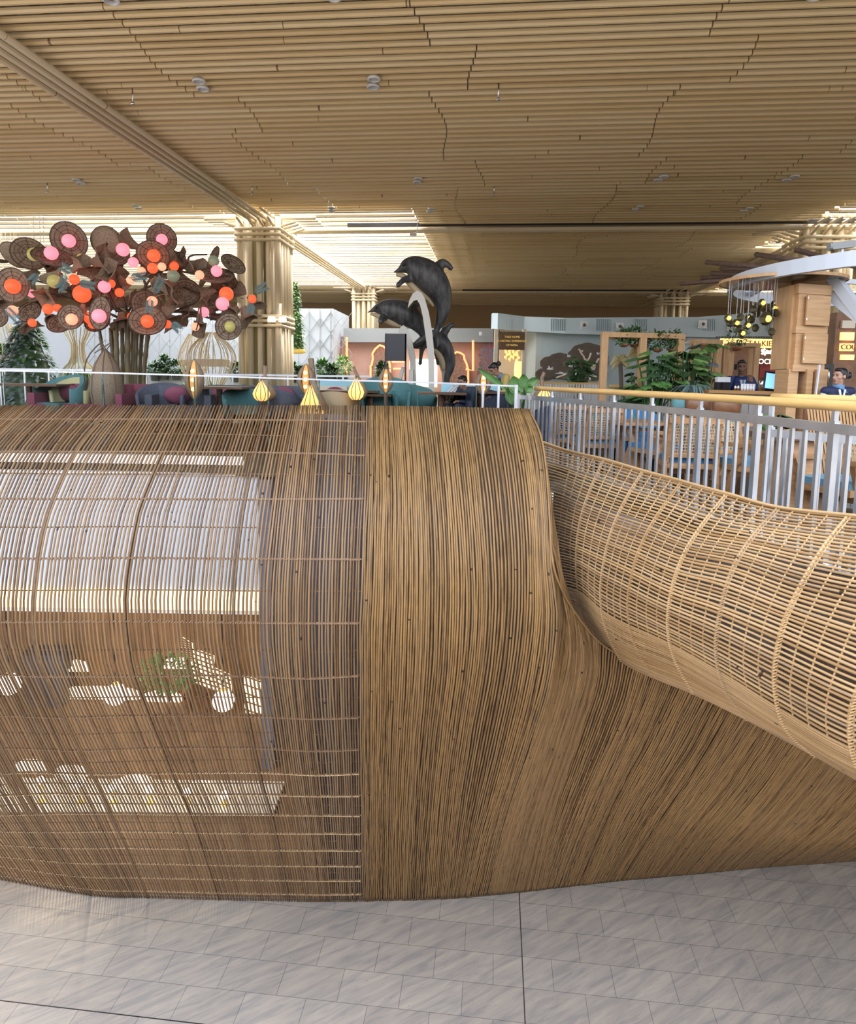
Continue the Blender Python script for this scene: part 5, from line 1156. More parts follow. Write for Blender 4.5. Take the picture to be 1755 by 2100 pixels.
def table(loc, rz, label, w_=.8, dp=.8, h=.74, m='wood', foot=True, group=None):
    t = thing('dining_table', label, 'table', loc, rz, group)
    mb = MB(); mb.box((0, 0, h - .02), (w_, dp, .04)); mb.build('tabletop', m, t)
    mb = MB(); mb.lathe([(0, 0), (.24, 0), (.24, .03), (.19, .05), (.15, .22), (.06, h - .3), (.06, h - .04), (0, h - .04)], (0, 0, 0), 8); mb.build('pedestal', 'darkwood' if m != 'wood' else 'wood', t); return t
c0 = at0
def up(px, d):
    d = d + (.75 if (px < 1050 and d < 12.3) else 0); v = at0(px, d); v.z = .3 if (px < 1050 and d > 11.25) else 0; return v
cane_chair(c0(1178, 10.1), 2.9, 'cane armchair seen behind the steel railing, nearest the woven pavilion')
cane_chair(c0(1222, 9.4), 3.3, 'cane armchair with its back to the railing, left of the pedestal table')
cane_chair(c0(1262, 10.5), .3, 'cane armchair facing the railing beyond the pedestal table')
cane_chair(c0(1412, 7.35), 3.0, 'cane armchair with blue cushion in the middle behind the railing', 'blueseat')
cane_chair(c0(1535, 7.2), .35, 'cane armchair facing forward left of the wedge planter')
cane_chair(c0(1490, 8.3), 1.5, 'cane armchair turned sideways behind the others', 'cush')
cane_chair(c0(1745, 5.75), -1.2, 'cane armchair with teal cushion at the right edge')
cane_chair(c0(1352, 8.7), -1.2, 'cane armchair right of the pedestal table, turned to it', 'blueseat')
table(c0(1306, 9.1), .2, 'timber pedestal table between the cane armchairs', .75, .75)
table(c0(1465, 9.3), .1, 'timber table behind the blue cushioned armchair', .9, .9)
table(c0(1200, 11.5), .1, 'dark low table beyond the first cane armchair', 1.1, .8, .74, 'darkwood')
for i, (x, d_, lb) in enumerate([(1450, 9.2, 'white cup on the table behind the blue cushioned armchair'), (1461, 9.3, 'white cup beside the other cup on the rear table')]):
    p = c0(x, d_); mb = MB(); mb.lathe([(0, .74), (.025, .74), (.04, .80), (.036, .80), (0, .75)], p, 12); tag(mb.build('coffee_cup', 'white', smooth=True), lb, 'cup')
# wedge shaped wooden planter/pedestal
p = c0(1640, 6.1); t = thing('wedge_pedestal', 'dark wooden wedge pedestal table behind the railing posts', 'pedestal', p)
mb = MB(); mb.prism([(-.3, -.2, .06), (.3, -.2, .06), (.12, -.06, .78), (-.12, -.06, .78)], (0, .4, 0)); mb.build('wedge', 'wood', t); mb = MB(); mb.box((0, 0, .03), (.66, .5, .06)); mb.build('foot', 'darkwood', t); mb = MB(); mb.box((0, .1, .80), (.55, .5, .05)); mb.build('top', 'darkwood', t)
# slatted screen at far right
a = c0(1660, 7.3); b = c0(1900, 6.6); t = thing('slatted_screen', 'low screen of slanting timber slats behind the shorter railing', 'screen', a, world=True); mb = MB(); dv = (b-a)
for k in range(34):
    f = k/34; p0 = a + dv*f; p1 = p0 + dv*.16; mb.bar((p0.x, p0.y, 1.02), (p1.x, p1.y, .1), .028, .02)
mb.build('slats', 'wood2', t); mb = MB(); mb.prism([(a.x, a.y + .06, .05), (b.x, b.y + .06, .05), (b.x, b.y + .06, 1.05), (a.x, a.y + .06, 1.05)], (0, .04, 0)); mb.build('backing', 'walnut', t)
# bar stools
def stool(px, d, rz, label, m='walnut'):
    t = thing('bar_stool', label, 'stool', c0(px, d), rz, 'bar stools with curved timber backs'); mb = MB(); mb.lathe([(0, .70), (.19, .70), (.21, .74), (.19, .79), (0, .80)], (0, 0, 0), 20); mb.build('seat', 'tealseat', t, True)
    mb = MB(); rows = []
    for i in range(9): a_ = -PI/2 - .95 + 1.9*i/8; rows.append([Vector((.21*math.cos(a_), .21*math.sin(a_), .82)), Vector((.225*math.cos(a_), .225*math.sin(a_), .95)), Vector((.23*math.cos(a_), .23*math.sin(a_), 1.10))])
    mb.grid(rows); o = mb.build('backrest', m, t, True); s_ = o.modifiers.new('t', 'SOLIDIFY'); s_.thickness = .022
    for s1 in (-1, 1):
        for s2 in (-1, 1): mb = MB(); mb.bar((s1*.12, s2*.12, .70), (s1*.18, s2*.18, 0), .03); mb.build('leg', 'walnut', t)
    mb = MB(); mb.lathe([(.17, .26), (.185, .26), (.185, .28), (.17, .28)], (0, 0, 0), 16); mb.build('footrest', 'chrome', t); return t
stool(1392, 9.6, .2, 'bar stool farthest left at the end of the bar', 'teal'); stool(1424, 9.5, .1, 'bar stool with brown back, second from the left'); stool(1482, 9.2, 0, 'bar stool with brown back, right of the others')
# lounge furniture behind the glass
def tub(px, d, rz, label, m, w_=.72, h=.78, pillow=None):
    t = thing('tub_chair', label, 'armchair', up(px, d), rz); mb = MB(); rows = []
    for i in range(15):
        a_ = -PI*.12 + (PI*1.24)*i/14; x, y = math.cos(a_)*w_/2, math.sin(a_)*w_/2; hh = h*(.72 + .28*math.sin(max(0, min(PI, a_)))**.7); rows.append([Vector((x*.85, y*.85, .12)), Vector((x, y, .4)), Vector((x*1.05, y*1.05, hh))])
    mb.grid(rows); o = mb.build('shell', m, t, True); s_ = o.modifiers.new('t', 'SOLIDIFY'); s_.thickness = .06
    mb = MB(); mb.box((0, -.02, .34), (w_*.8, w_*.8, .16)); mb.build('seat', m, t)
    if pillow: mb = MB(); mb.ball((0, .12, .62), (.25, .08, .17), 12, Matrix.Rotation(.3, 3, 'X')); mb.build('pillow', pillow, t, True)
    for s1 in (-1, 1):
        for s2 in (-1, 1): mb = MB(); mb.bar((s1*.22, s2*.22, .28), (s1*.26, s2*.26, 0), .035); mb.build('leg', 'darkwood', t)
    return t
def sofa(px, d, w_, rz, label, m, pl='magenta'):
    t = thing('lounge_sofa', label, 'sofa', up(px, d), rz); mb = MB(); mb.box((0, 0, .25), (w_, .75, .3)); mb.build('seat', m, t); mb = MB(); mb.box((0, .34, .52), (w_, .14, .5)); mb.build('backrest', m, t)
    for s in (-1, 1): mb = MB(); mb.box((s*(w_/2 + .06), 0, .34), (.12, .78, .52)); mb.build('armrest', m, t)
    for i in range(int(w_/.55)): mb = MB(); mb.ball((-w_/2 + .35 + i*.55, .18, .58), (.25, .09, .18), 12, Matrix.Rotation(.3, 3, 'X')); mb.build('pillow', pl, t, True)
    for s1 in (-1, 1): mb = MB(); mb.box((s1*w_*.42, 0, .05), (.06, .6, .1)); mb.build('leg', 'black', t)
sofa(175, 12.6, 1.5, 0, 'magenta sofa left of the big woven pod', 'magenta'); sofa(318, 13.2, 1.4, 0, 'long magenta sofa right of the bamboo trunks', 'magenta', 'magenta')
sofa(372, 12.4, .9, .2, 'dark sofa with pillow left of the seed pod lamp', 'greyfab'); sofa(468, 13.5, 1.0, 0, 'grey sofa with dark red pillow before the nearest column', 'greyfab'); sofa(583, 13.6, .8, 0, 'grey sofa with dark red pillow right of the teardrop lamp', 'greyfab')
sofa(680, 14.5, .6, 0, 'small pale sofa with red pillow before the far shrubs', 'cream')
tub(330, 11.7, .2, 'grey blue tub chair right of the woven pod', 'greyfab', .75, .82); tub(497, 11.6, .4, 'teal tub chair beside the dark table', 'teal', .6, .75); tub(575, 11.5, 2.9, 'dark grey tub chair right of the teardrop lamp', 'greyfab', .7, .75); tub(122, 11.8, -.3, 'teal tub chair at the left behind the glass', 'teal', .8, .95)
tub(790, 11.8, .1, 'large teal high back chair left of the dolphins', 'teal', .85, 1.0); tub(850, 12.2, .3, 'teal high back chair under the wave arches', 'teal', .75, .85); tub(1000, 11.6, .3, 'dark navy tub chair behind the steel posts of the glass', 'navy', .7, .8); tub(1130, 10.9, -.4, 'dark teal chair at the start of the bamboo handrail', 'navy', .6, .85); tub(145, 12.6, 0, 'olive tub chair beside the magenta sofa', 'olive_lt', .6, .9); tub(1260, 10.6, 0, 'dark green chair behind the first planter post', 'teal', .6, .95); tub(1320, 10.4, 0, 'bright blue chair beyond the pedestal table', 'blueseat', .55, .85)
table(up(450, 11.8), 0, 'dark square pedestal table before the vase shaped frame', 1.1, .9, .76, 'darkwood'); table(up(60, 11.9), 0, 'dark brown table at the left edge behind the glass', 1.5, .8, .76, 'darkwood'); table(up(715, 12.2), 0, 'low wooden table right of the bell lamp', 1.2, .7, .72, 'darkwood'); table(up(905, 12.4), 0, 'wooden table at the foot of the dolphins', .9, .7, .72, 'darkwood'); table(up(760, 11.9), 0, 'small brown table before the teal high back chair', .8, .5, .66, 'darkwood'); table(up(1020, 12.2), 0, 'dark table by the person in mustard', .9, .7, .74, 'darkwood')
tub(690, 11.5, 3.1, 'woven cane chair back between the bell lamp and the screen', 'canepanel', .75, .72)
# ribbed wall before the sculpture (seen through the glass), sky reflection painted as cyan
t = thing('ribbed_wave_base', 'pale cyan ribbed base panel with curved white fins below the dolphins', 'panel', at0(960, 13), world=True); mb = MB(); a = P(905, 788, 12.9); b = P(1030, 835, 12.9); mb.box(((a.x+b.x)/2, 13.0, a.z/2), (b.x-a.x, .1, a.z)); mb.build('panel', 'cyan', t)
for k in range(8): mb = MB(); mb.tube(smooth_path([P(905 + k*5, 838, 12.85), P(912 + k*6.5, 812, 12.85), P(932 + k*7, 790, 12.85)], 8), .03, 5); mb.build('fin', 'white', t, True)
t = thing('ribbed_wave_base', 'pale cyan panel left of the dolphins behind the tables', 'panel', at0(690, 14.9), world=True); mb = MB(); a = P(655, 778, 15); b = P(770, 835, 15); mb.box(((a.x+b.x)/2, 15.1, a.z/2), (b.x-a.x, .1, a.z)); mb.build('panel', 'cyan', t)
# rear railings with thin rail in the concourse
for (xa, xb, y, d, lb) in [(0, 300, 757, 17.5, 'rear glass balustrade rail at the left behind the lamp tree'), (420, 760, 768, 17.5, 'rear glass balustrade with thin dark rail before the shrubs'), (1090, 1240, 785, 17, 'rear low railing before the rock mural')]:
    t = thing('rear_balustrade', lb, 'balustrade', at0((xa+xb)/2, d), world=True); a = P(xa, y, d); b = P(xb, y + (xb-xa)*.012, d); mb = MB(); mb.bar(a, b, .06, .05); mb.build('top_rail', 'steel' if xa != 1090 else 'bamboo_rail', t); n_ = 6 if xa != 1090 else 26
    mb = MB()
    for k in range(n_+1): p = a.lerp(b, k/n_); mb.box((p.x, p.y, p.z/2), (.04, .04, p.z))
    mb.build('post', 'steel', t)
for i, (x0, x1, y, d) in enumerate([(1250, 1400, 792, 13.6)]):
    t = thing('rear_railing', 'rear bamboo topped railing seen through the nearest timber frame', 'railing', at0(1320, d), world=True); a = P(x0, y, d); b = P(x1, y + 3, d); mb = MB(); mb.tube([a, b], .04, 8); mb.build('handrail', 'bamboo_rail', t, True); mb = MB()
    for k in range(26): p = a.lerp(b, k/25); mb.box((p.x, p.y, p.z/2 - .05), (.03, .03, p.z - .1))
    mb.build('balusters', 'steel', t)

# ================================================================== lower shop behind the open canes
mb = MB(); mb.box((-10, 13.3, (LOW - 2.3)/2), (16, .15, LOW*-1 - 2.3)); struct(mb.build('wall_lower', 'brownwall'))
mb = MB(); mb.box((XR + .1, 12.0, (LOW - 0.4)/2), (.2, 2.9, -LOW - .4)); struct(mb.build('wall_lower_side', 'linergrey'))
mb = MB(); mb.box((-10.5, 12.0, -2.66), (16.5, 2.7, .08)); struct(mb.build('ceiling_lower', 'white'))
gp = None
for i, (x, y, r, lb) in enumerate([(20, 1403, 23, 'white globe pendant seen through the canes at the left edge'), (238, 1424, 23, 'white globe pendant in the middle behind the canes'), (458, 1437, 20, 'white globe pendant behind the canes, rightmost of three')]):
    p = P(x, y, 10.9); R_ = .185; t = thing('globe_pendant', lb, 'pendant lamp', p, group=None); mb = MB(); mb.ball((0, 0, 0), R_, 20); mb.build('globe', 'lampwhite', t, True); mb = MB(); mb.tube([(0, 0, R_*.9), (0, 0, -2.62 - p.z)], .012, 6); mb.build('cord', 'black', t); mb = MB(); mb.lathe([(.05, R_*.9), (.05, R_*1.15), (0, R_*1.15)], (0, 0, 0), 12); mb.build('cap', 'gold', t)
# counters with small lamps
cnt = thing('shop_counter', 'long pale shop counter on the lower floor behind the canes', 'counter', (P(300, 1700, 9.5).x, 9.4, LOW), world=True)
mb = MB(); xa = P(-200, 1650, 9.4).x; xb = P(560, 1650, 9.4).x; CT = P(300, 1652, 9.5).z; mb.box(((xa+xb)/2, 9.7, (LOW+CT)/2), (xb-xa, .7, CT-LOW)); mb.build('front', 'greyboard', cnt); mb = MB(); mb.box(((xa+xb)/2, 9.7, CT + .02), (xb-xa + .05, .8, .04)); mb.build('counter_top', 'cream', cnt)
for i, x in enumerate((83, 163, 232, 307, 383, 460)):
    p = P(x, 1600 + i*6, 9.5); t = thing('counter_lamp', ['small glowing lamp on the lower counter, leftmost of six', 'small glowing lamp on the lower counter, second from the left', 'small glowing lamp on the lower counter, third from the left', 'small glowing lamp on the lower counter, fourth from the left', 'small glowing lamp on the lower counter, fifth from the left', 'small glowing lamp on the lower counter, rightmost of six'][i], 'lamp', (p.x, 9.5, CT + .04)); h_ = max(.14, p.z - CT - .04)
    mb = MB(); mb.ball((0, 0, h_), .062, 12); mb.build('globe', 'lampwhite', t, True); mb = MB(); mb.tube([(0, 0, 0), (0, 0, h_)], .012, 6); mb.lathe([(0, 0), (.06, 0), (.06, .015), (0, .015)], (0, 0, 0), 12); mb.build('stem', 'gold', t)
for x0, x1, y0, y1, lb in [(55, 180, 1352, 1378, 'lit cream display shelf behind the canes, upper left'), (115, 285, 1408, 1436, 'lit cream display shelf below the upper left one'), (290, 372, 1418, 1448, 'lit cream display shelf between two globe pendants'), (335, 400, 1350, 1372, 'lit cream round display panel above the greenery'), (240, 315, 1592, 1622, 'lit white display panel above the counter, middle'), (385, 440, 1604, 1630, 'lit white display panel above the counter, right'), (490, 556, 1612, 1645, 'lit white display panel at the right end of the counter'), (30, 90, 1560, 1585, 'lit cream display panel above the counter, left'), (110, 175, 1572, 1600, 'lit cream display panel above the counter, second')]:
    dd = 12.8 if y0 < 1500 else 10.0; a = P(x0, y0, dd); b = P(x1, y1, dd); t = thing('lit_display', lb, 'display', ((a.x+b.x)/2, dd, LOW), world=True); mb = MB(); n_ = 12
    ps = [((a.x+b.x)/2 + (b.x-a.x)/2*math.cos(PI*i/n_), 0, b.z + (a.z-b.z)*math.sin(PI*i/n_)**.35) for i in range(n_+1)]; mb.prism([(x, dd, z) for x, _, z in ps], (0, .06, 0)); mb.build('glowing_panel', 'displaylit', t)
    mb = MB(); mb.box(((a.x+b.x)/2, dd + .15, (b.z+LOW)/2), (.08, .08, b.z-LOW)); mb.build('upright', 'walnut', t)
# woven amber lattice partition at the right inside
for x0, x1, y0, y1, lb in [(370, 395, 1305, 1340, 'lit woven lattice panel in the middle of the lower shop'), (395, 440, 1330, 1400, 'lit woven lattice panel lower down'), (440, 475, 1370, 1440, 'lit woven lattice panel behind the rightmost globe'), (500, 548, 1385, 1520, 'tall lit woven lattice panel at the right end of the lower shop')]:
    a = P(x0, y0, 12.4); b = P(x1, y1, 12.4); t = thing('woven_partition', lb, 'partition', ((a.x+b.x)/2, 12.4, LOW), world=True); mb = MB(); mb.prism([(a.x, 12.4, b.z), (b.x, 12.4, b.z - .15), (b.x, 12.4, a.z - .15), (a.x, 12.4, a.z)], (0, .03, 0)); mb.build('lit_panel', 'latticelit', t)
    mb = MB()
    for k in range(9): f = k/8; mb.bar((a.x, 12.37, b.z + (a.z-b.z)*f), (b.x, 12.37, b.z - .15 + (a.z-b.z)*f), .02)
    mb.build('lattice', 'walnut', t); mb = MB(); mb.box(((a.x+b.x)/2, 12.45, (b.z+LOW)/2), (.08, .08, b.z-LOW)); mb.build('upright', 'walnut', t)
leafp = thing('indoor_tree', 'leafy indoor tree in the lower shop behind the canes', 'plant', (P(345, 1400, 11.9).x, 11.9, LOW)); leaf_cloud((0, 0, P(345, 1380, 11.9).z - LOW), (.55, .4, .35), 420, .12, .06, 'leaf', leafp); mb = MB(); mb.tube([(0, 0, 0), (0, 0, P(345, 1380, 11.9).z - LOW)], .03, 6); mb.build('trunk', 'walnut', leafp)
mb = MB(); a = P(60, 1330, 12.6); mb.box((a.x + .3, 12.7, a.z - .25), (.9, .5, .35)); mb.box((a.x + .3, 12.7, (a.z - .4 + LOW)/2), (.7, .4, a.z - .4 - LOW)); tag(mb.build('shop_cabinet', 'navy'), 'dark blue cabinet under the lower shop ceiling at the left', 'cabinet')
# ================================================================== people
def cap(mb, a, b, ra, rb, n=10):
    a = Vector(a); b = Vector(b); k = max(3, int((b-a).length/.03)); 
    for i in range(k+1): f = i/k; mb.ball(a.lerp(b, f), ra + (rb-ra)*f, n)
def ell(mb, c, r, R=None): mb.ball(c, r, 16, R)
def fuse(o, v=.009, it=5):
    r = o.modifiers.new('r', 'REMESH'); r.mode = 'VOXEL'; r.voxel_size = v; r.use_smooth_shade = True; s_ = o.modifiers.new('s', 'SMOOTH'); s_.factor = .5; s_.iterations = it
def hand(mb, w, d, pn, curl, side):
    """palm at the wrist w pointing along d; pn = palm normal; five unequal bent fingers"""
    d = Vector(d).normalized(); pn = Vector(pn).normalized(); x = d.cross(pn).normalized()*side; w = Vector(w); cap(mb, w, w + d*.075, .024, .026, 8)
    for q in (-.6, .6): cap(mb, w + x*q*.03 + d*.02, w + x*q*.034 + d*.078, .018, .016, 8)
    for i, L in enumerate((.062, .072, .067, .052)):
        b0 = w + d*.082 + x*(.031 - .0205*i); c1 = (d*math.cos(curl*.5) + pn*math.sin(curl*.5)); c2 = (d*math.cos(curl*1.2) + pn*math.sin(curl*1.2)); m_ = b0 + c1*L*.5; cap(mb, b0, m_, .0095, .0088, 8); cap(mb, m_, m_ + c2*L*.5, .0088, .0075, 8)
    b0 = w + x*.028 + d*.025; m_ = b0 + (x*.8 + d*.7).normalized()*.038; cap(mb, b0, m_, .0125, .0105, 8); cap(mb, m_, m_ + (d + pn*.3).normalized()*.03, .0105, .0085, 8)
def person(loc, rz, label, skin, hairm, top, topname, J, headR, scale=1.0, female=False, extra=None, trous='navy'):
    t = thing('person', label, 'person', loc, rz); t.scale = (scale,)*3
    mb = MB(); V = {k: Vector(v) for k, v in J.items()}
    sh = .9 if female else 1.0
    # trunk, neck and head in one surface
    pel, ch, nk, hd = V['pelvis'], V['chest'], V['neck'], V['head']
    for i in range(9): f = i/8; p = pel.lerp(ch, f); w_ = lerp_table([(0,.155), (.45,.125 if female else .14), (1,.165*sh)], f); ell(mb, p, (w_, .098, .07))
    for s_ in ('L', 'R'): cap(mb, ch + Vector((0, 0, .06)), V['sh'+s_], .07, .055)
    cap(mb, ch + Vector((0, 0, .05)), nk, .06, .052); cap(mb, nk, hd - Vector((0, 0, .07)), .052, .05)
    H = headR; hp = lambda x, y, z: hd + H @ Vector((x, y, z))
    ell(mb, hp(0, .012, .03), (.074, .092, .088), H); ell(mb, hp(0, -.018, -.035), (.056, .068, .068), H); ell(mb, hp(0, -.052, -.088), (.027, .024, .022), H)
    cap(mb, hp(0, -.082, .022), hp(0, -.103, -.022), .009, .014, 8); ell(mb, hp(0, -.078, -.052), (.024, .014, .010), H); ell(mb, hp(0, -.072, .042), (.052, .016, .012), H)
    for s_ in (-1, 1): ell(mb, hp(s_*.076, .008, -.004), (.012, .022, .032), H); ell(mb, hp(s_*.042, -.048, -.018), (.025, .024, .022), H)
    for s_ in ('L', 'R'):
        cap(mb, V['sh'+s_], V['el'+s_], .048, .038); cap(mb, V['el'+s_], V['wr'+s_], .037, .025); hand(mb, V['wr'+s_], V['hd'+s_], V['pn'+s_], J['curl'+s_][0], 1 if s_ == 'L' else -1)
        cap(mb, pel + Vector((V['hip'+s_].x, 0, -.02)), V['kn'+s_], .088, .058); cap(mb, V['kn'+s_], V['an'+s_], .055, .038); cap(mb, V['an'+s_] + Vector((0, .02, -.03)), V['an'+s_] + Vector((0, -.14, -.045)), .038, .03)
    o = mb.build('body', skin, t); fuse(o, .0075, 3)
    # clothes
    mb = MB()
    for i in range(9): f = i/8; p = pel.lerp(ch, f) ; w_ = lerp_table([(0,.175), (.45,.142 if female else .158), (1,.182*sh)], f); ell(mb, p, (w_, .115, .075))
    for s_ in ('L', 'R'):
        cap(mb, ch + Vector((0, 0, .05)), V['sh'+s_], .088, .070)
        if top != 'vest': cap(mb, V['sh'+s_], V['el'+s_], .066, .054); cap(mb, V['el'+s_], V['el'+s_].lerp(V['wr'+s_], .9), .053, .038)
    o = mb.build(topname, top, t); fuse(o, .01, 4)
    mb = MB()
    for s_ in ('L', 'R'): cap(mb, pel + Vector((V['hip'+s_].x, 0, 0)), V['kn'+s_], .108, .078); cap(mb, V['kn'+s_], V['an'+s_] + Vector((0, 0, .03)), .076, .06)
    ell(mb, pel, (.172, .118, .12)); o = mb.build('trousers', trous, t); fuse(o, .012, 3)
    for s_ in ('L', 'R'): mb = MB(); a = V['an'+s_]; cap(mb, a + Vector((0, .03, -.035)), a + Vector((0, -.15, -.045)), .048, .038); o = mb.build('shoe', 'black', t); fuse(o, .012, 2)
    # hair cap
    mb = MB(); ell(mb, hp(0, .026, .045), (.082, .094, .086), H)
    for s_ in (-1, 1): ell(mb, hp(s_*.052, .03, .02), (.032, .06, .055), H)
    ell(mb, hp(0, -.035, .098), (.058, .045, .026), H)
    if hairm == 'bun': ell(mb, hp(0, .145, .0 if not female else .02), (.052, .046, .052), H); ell(mb, hp(0, .075, .02), (.06, .06, .06), H)
    o = mb.build('hair', 'hair', t); fuse(o, .009, 3)
    for s_ in (-1, 1): mb = MB(); ell(mb, hp(s_*.031, -.079, .014), (.013, .008, .007), H); mb.build('eye', 'hair', t, True)
    for s_ in (-1, 1): mb = MB(); cap(mb, hp(s_*.016, -.088, .036), hp(s_*.046, -.080, .038), .0035, .003, 6); mb.build('eyebrow', 'hair', t, True)
    mb = MB(); cap(mb, hp(-.018, -.090, -.052), hp(.018, -.090, -.052), .005, .005, 6); mb.build('lips', 'lips' if female else skin, t, True)
    return t, V, hp
legs = dict(hipL=(.09,0,0), hipR=(-.09,0,0), knL=(.10,-.01,.50), knR=(-.10,-.01,.50), anL=(.11,.02,.085), anR=(-.11,.02,.085))
# person in the blue suit: one hand holding a phone to the ear, other hand near the chin
J = dict(pelvis=(0,0,.95), chest=(0,.0,1.33), neck=(0,.01,1.47), head=(0,-.02,1.62), shL=(.18,.01,1.40), shR=(-.18,.01,1.40), elL=(.26,-.16,1.17), elR=(-.27,-.12,1.17), wrL=(.10,-.24,1.37), wrR=(-.17,-.12,1.46),
         hdL=(-.3,.15,1), hdR=(.25,.25,1), pnL=(-.2,.9,.1), pnR=(1,.2,0), curlL=(1.2,0,0), curlR=(.9,0,0), **legs)
Hm = Matrix.Rotation(-.25, 3, 'Z') @ Matrix.Rotation(.12, 3, 'X')
t, V, hp = person(at0(1517, 11.0), -.1, 'person in a dark blue suit standing behind the bar, holding a phone to the ear', 'skin_m', 'short', 'suit', 'suit_jacket', J, Hm, .95)
mb = MB(); mb.box((-.115, -.07, 1.60), (.012, .07, .14), .3); mb.build('phone', 'black', t)
mb = MB(); mb.prism([(-.05,-.118,1.40), (.05,-.118,1.40), (.0,-.125,1.20)], (0, .03, 0)); mb.build('shirt_front', 'shirt', t); mb = MB(); mb.prism([(-.012,-.13,1.40), (.012,-.13,1.40), (.018,-.138,1.22), (0,-.138,1.19), (-.018,-.138,1.22)], (0, .008, 0)); mb.build('tie', 'scarf', t)
# person in the navy vest, looking to the left
J = dict(pelvis=(0,0,.90), chest=(0,0,1.22), neck=(0,.01,1.35), head=(0,-.01,1.49), shL=(.165,.01,1.28), shR=(-.165,.01,1.28), elL=(.22,.02,1.02), elR=(-.22,.02,1.02), wrL=(.17,-.17,.90), wrR=(-.17,-.17,.90), hdL=(-.2,-.9,-.2), hdR=(.2,-.9,-.2), pnL=(0,0,-1), pnR=(0,0,-1), curlL=(.5,0,0), curlR=(.5,0,0), **{k: (v[0], v[1], v[2]*.94) for k, v in legs.items()})
Hm = Matrix.Rotation(-1.2, 3, 'Z')
t, V, hp = person(at0(1719, 8.8), -.15, 'person in a navy vest and blue neck scarf behind the bar, right edge', 'skin_f', 'bun', 'vest', 'vest', J, Hm, .93, True)
mb = MB()
for s_ in ('L', 'R'): cap(mb, V['sh'+s_], V['el'+s_], .060, .05); cap(mb, V['el'+s_], V['el'+s_].lerp(V['wr'+s_], .8), .05, .036)
o = mb.build('shirt_sleeves', 'shirt', t); fuse(o, .01, 3)
mb = MB(); mb.lathe([(.062, -.02), (.075, .0), (.07, .03), (.056, .035)], (0, 0, 1.345), 18); ell(mb, (.01, -.075, 1.33), (.04, .02, .025)); cap(mb, (.02, -.09, 1.32), (.06, -.12, 1.27), .02, .01); mb.build('neck_scarf', 'scarf', t, True)
mb = MB(); mb.prism([(-.05,-.125,1.31), (-.025,-.13,1.31), (.012,-.142,1.10), (-.004,-.142,1.10)], (0, .02, 0)); mb.prism([(.05,-.125,1.31), (.025,-.13,1.31), (-.012,-.142,1.10), (.004,-.142,1.10)], (0, .02, 0)); mb.build('white_piping', 'shirt', t)
mb = MB(); mb.box((.095, -.125, 1.20), (.06, .012, .02)); mb.build('name_tag', 'gold', t)
# person in mustard, bending forward, seen from the side
J = dict(pelvis=(0,.08,.92), chest=(0,-.06,1.25), neck=(0,-.16,1.37), head=(0,-.27,1.47), shL=(.17,-.08,1.31), shR=(-.17,-.08,1.31), elL=(.22,-.14,1.04), elR=(-.22,-.14,1.04), wrL=(.15,-.36,.95), wrR=(-.15,-.36,.95), hdL=(-.1,-1,-.2), hdR=(.1,-1,-.2), pnL=(0,0,-1), pnR=(0,0,-1), curlL=(.6,0,0), curlR=(.6,0,0), **legs)
Hm = Matrix.Rotation(.75, 3, 'X')
p = at0(1038, 13.0); t, V, hp = person(p, -1.25, 'person in a mustard jacket with hair bun bending below the gold lettered sign', 'skin_g', 'bun', 'mustard', 'jacket', J, Hm, 1.0, True)
mb = MB(); mb.lathe([(.060, -.03), (.070, 0), (.058, .03)], (0, -.14, 1.35), 16, Matrix.Rotation(.7, 3, 'X')); mb.build('shirt_collar', 'scarf', t, True)
mb = MB(); 
for i in range(5): f = i/4; ell(mb, V['pelvis'].lerp(V['chest'], f) + Vector((0, -.06, 0)), (.10, .075, .06))
o = mb.build('apron', 'navy', t); fuse(o, .012, 3)
# seated person, mostly hidden, dark hair over the glass rail
J = dict(pelvis=(0,0,.52), chest=(0,-.02,.86), neck=(0,-.02,1.0), head=(0,-.04,1.13), shL=(.18,0,.93), shR=(-.18,0,.93), elL=(.22,-.12,.70), elR=(-.22,-.12,.70), wrL=(.12,-.34,.72), wrR=(-.12,-.34,.72), hdL=(-.1,-1,0), hdR=(.1,-1,0), pnL=(0,0,-1), pnR=(0,0,-1), curlL=(.6,0,0), curlR=(.6,0,0),
         hipL=(.1,0,0), hipR=(-.1,0,0), knL=(.13,-.40,.44), knR=(-.13,-.40,.44), anL=(.13,-.44,.085), anR=(-.13,-.44,.085))
p = at0(958, 12.6); p.z = .3
for k_ in ('pelvis','chest','neck','head','shL','shR','elL','elR','wrL','wrR'): J[k_] = (J[k_][0], J[k_][1] - (.10 if k_ in ('head','neck') else 0), J[k_][2] - (.16 if k_ != 'head' else .22))
person(p, -.8, 'seated dark haired person whose head just shows over the glass rail', 'skin_g', 'short', 'navy', 'dark_top', J, Matrix.Rotation(.3, 3, 'X'), 1.0)
mb = MB(); q = p; c_ = Vector((q.x, q.y, .3)); mb.box(c_ + Vector((0, .03, .27)), (.42, .42, .05)); mb.box(c_ + Vector((.13, .16, .50)), (.36, .05, .35), -.8)
for s1 in (-1, 1):
    for s2 in (-1, 1): mb.box(c_ + Vector((s1*.18, s2*.18 + .03, .13)), (.035, .035, .26))
st_ = thing('side_chair', 'dark wooden chair carrying the seated dark haired person', 'chair', c_, world=True); mb.build('frame', 'darkwood', st_)
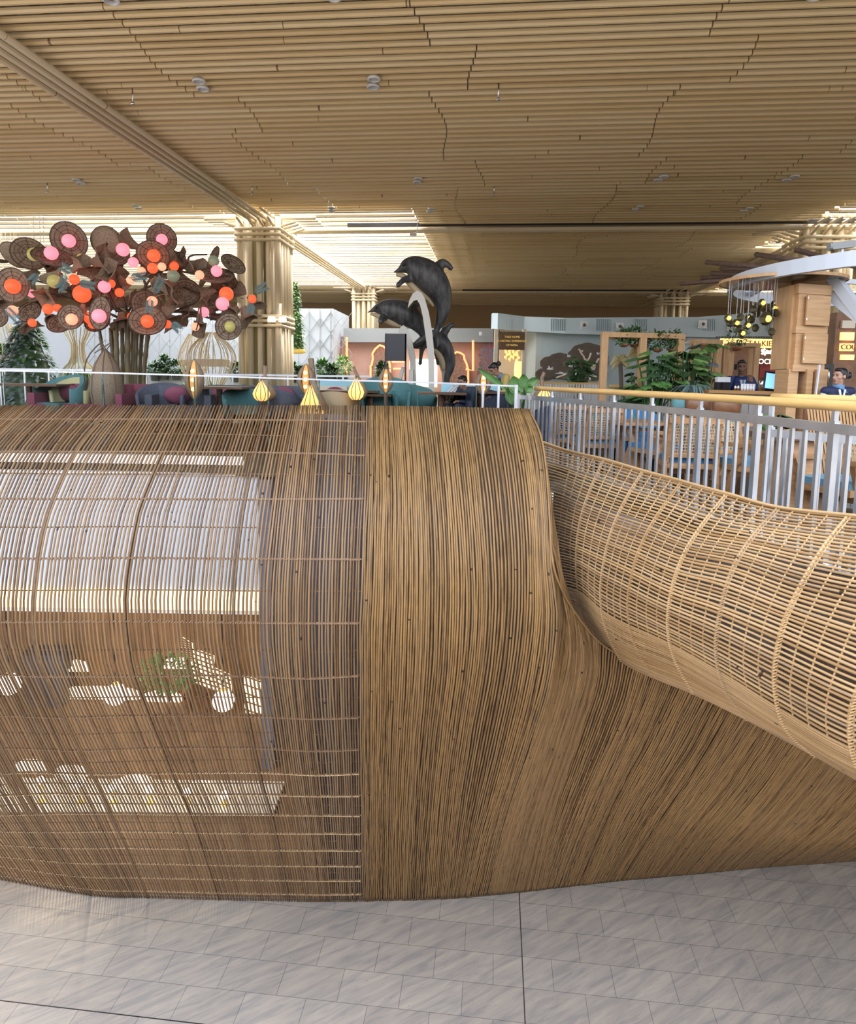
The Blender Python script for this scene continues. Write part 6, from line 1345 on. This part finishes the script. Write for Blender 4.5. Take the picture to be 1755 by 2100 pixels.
# ================================================================== light
w = bpy.data.worlds.new('sky'); sc.world = w; w.use_nodes = True; nt = w.node_tree
tc = nt.nodes.new('ShaderNodeTexCoord'); sx = nt.nodes.new('ShaderNodeSeparateXYZ'); nt.links.new(tc.outputs['Generated'], sx.inputs[0])
rp = nt.nodes.new('ShaderNodeValToRGB'); e = rp.color_ramp.elements; mr = nt.nodes.new('ShaderNodeMapRange'); mr.inputs[1].default_value = -1; mr.inputs[2].default_value = 1
nt.links.new(sx.outputs['Z'], mr.inputs[0]); nt.links.new(mr.outputs[0], rp.inputs[0])
e[0].position = .0; e[0].color = (.30,.25,.20,1); e[1].position = .85; e[1].color = (2.7,3.0,3.6,1)
m_ = rp.color_ramp.elements.new(.47); m_.color = (.5,.44,.38,1); m_ = rp.color_ramp.elements.new(.52); m_.color = (1.1,1.08,1.08,1)
bg = nt.nodes['Background']; bg.inputs[1].default_value = 1.5; nt.links.new(rp.outputs[0], bg.inputs[0])
def area(name, loc, size, energy, col, rot=(0, 0, 0), sy=None):
    l = bpy.data.lights.new(name, 'AREA'); l.energy = energy; l.color = col; l.size = size
    if sy: l.shape = 'RECTANGLE'; l.size_y = sy
    o = bpy.data.objects.new(name, l); COL.objects.link(o); o.location = loc; o.rotation_euler = rot; return o
sun = bpy.data.lights.new('sun', 'SUN'); sun.energy = 6.0; sun.angle = .05; sun.color = (1, .95, .86); so = bpy.data.objects.new('sun', sun); COL.objects.link(so)
so.rotation_euler = (math.radians(-28), math.radians(14), 0)
area('cafe_light', (-6, 11.9, -2.75), 2, 150, (1, .78, .5), (0, 0, 0), 10)
sk = area('skylight_left', B(-9, 28.2, CH + 1.0), 12.5, 2500, (1, .97, .92), (0, 0, BA), 16)
sk2 = area('skylight_right', B(18, 23.1, CH + 1.0), 16, 1500, (1, .97, .92), (0, 0, BA), 6)
sk3 = area('skylight_far', B(16, 36.4, CH + 1.0), 9, 700, (1, .97, .92), (0, 0, BA), 4)
sc.view_settings.view_transform = 'Standard'; sc.view_settings.look = 'None'; sc.view_settings.gamma = 1; sc.view_settings.use_curve_mapping = False
sc.view_settings.exposure = 0.2
sc.cycles.max_bounces = 6; sc.cycles.diffuse_bounces = 3; sc.cycles.glossy_bounces = 3; sc.cycles.transmission_bounces = 6; sc.cycles.transparent_max_bounces = 6
sc.cycles.use_denoising = True; sc.cycles.use_adaptive_sampling = True; sc.cycles.adaptive_threshold = .04; sc.cycles.caustics_reflective = False; sc.cycles.caustics_refractive = False; sc.cycles.sample_clamp_indirect = 4
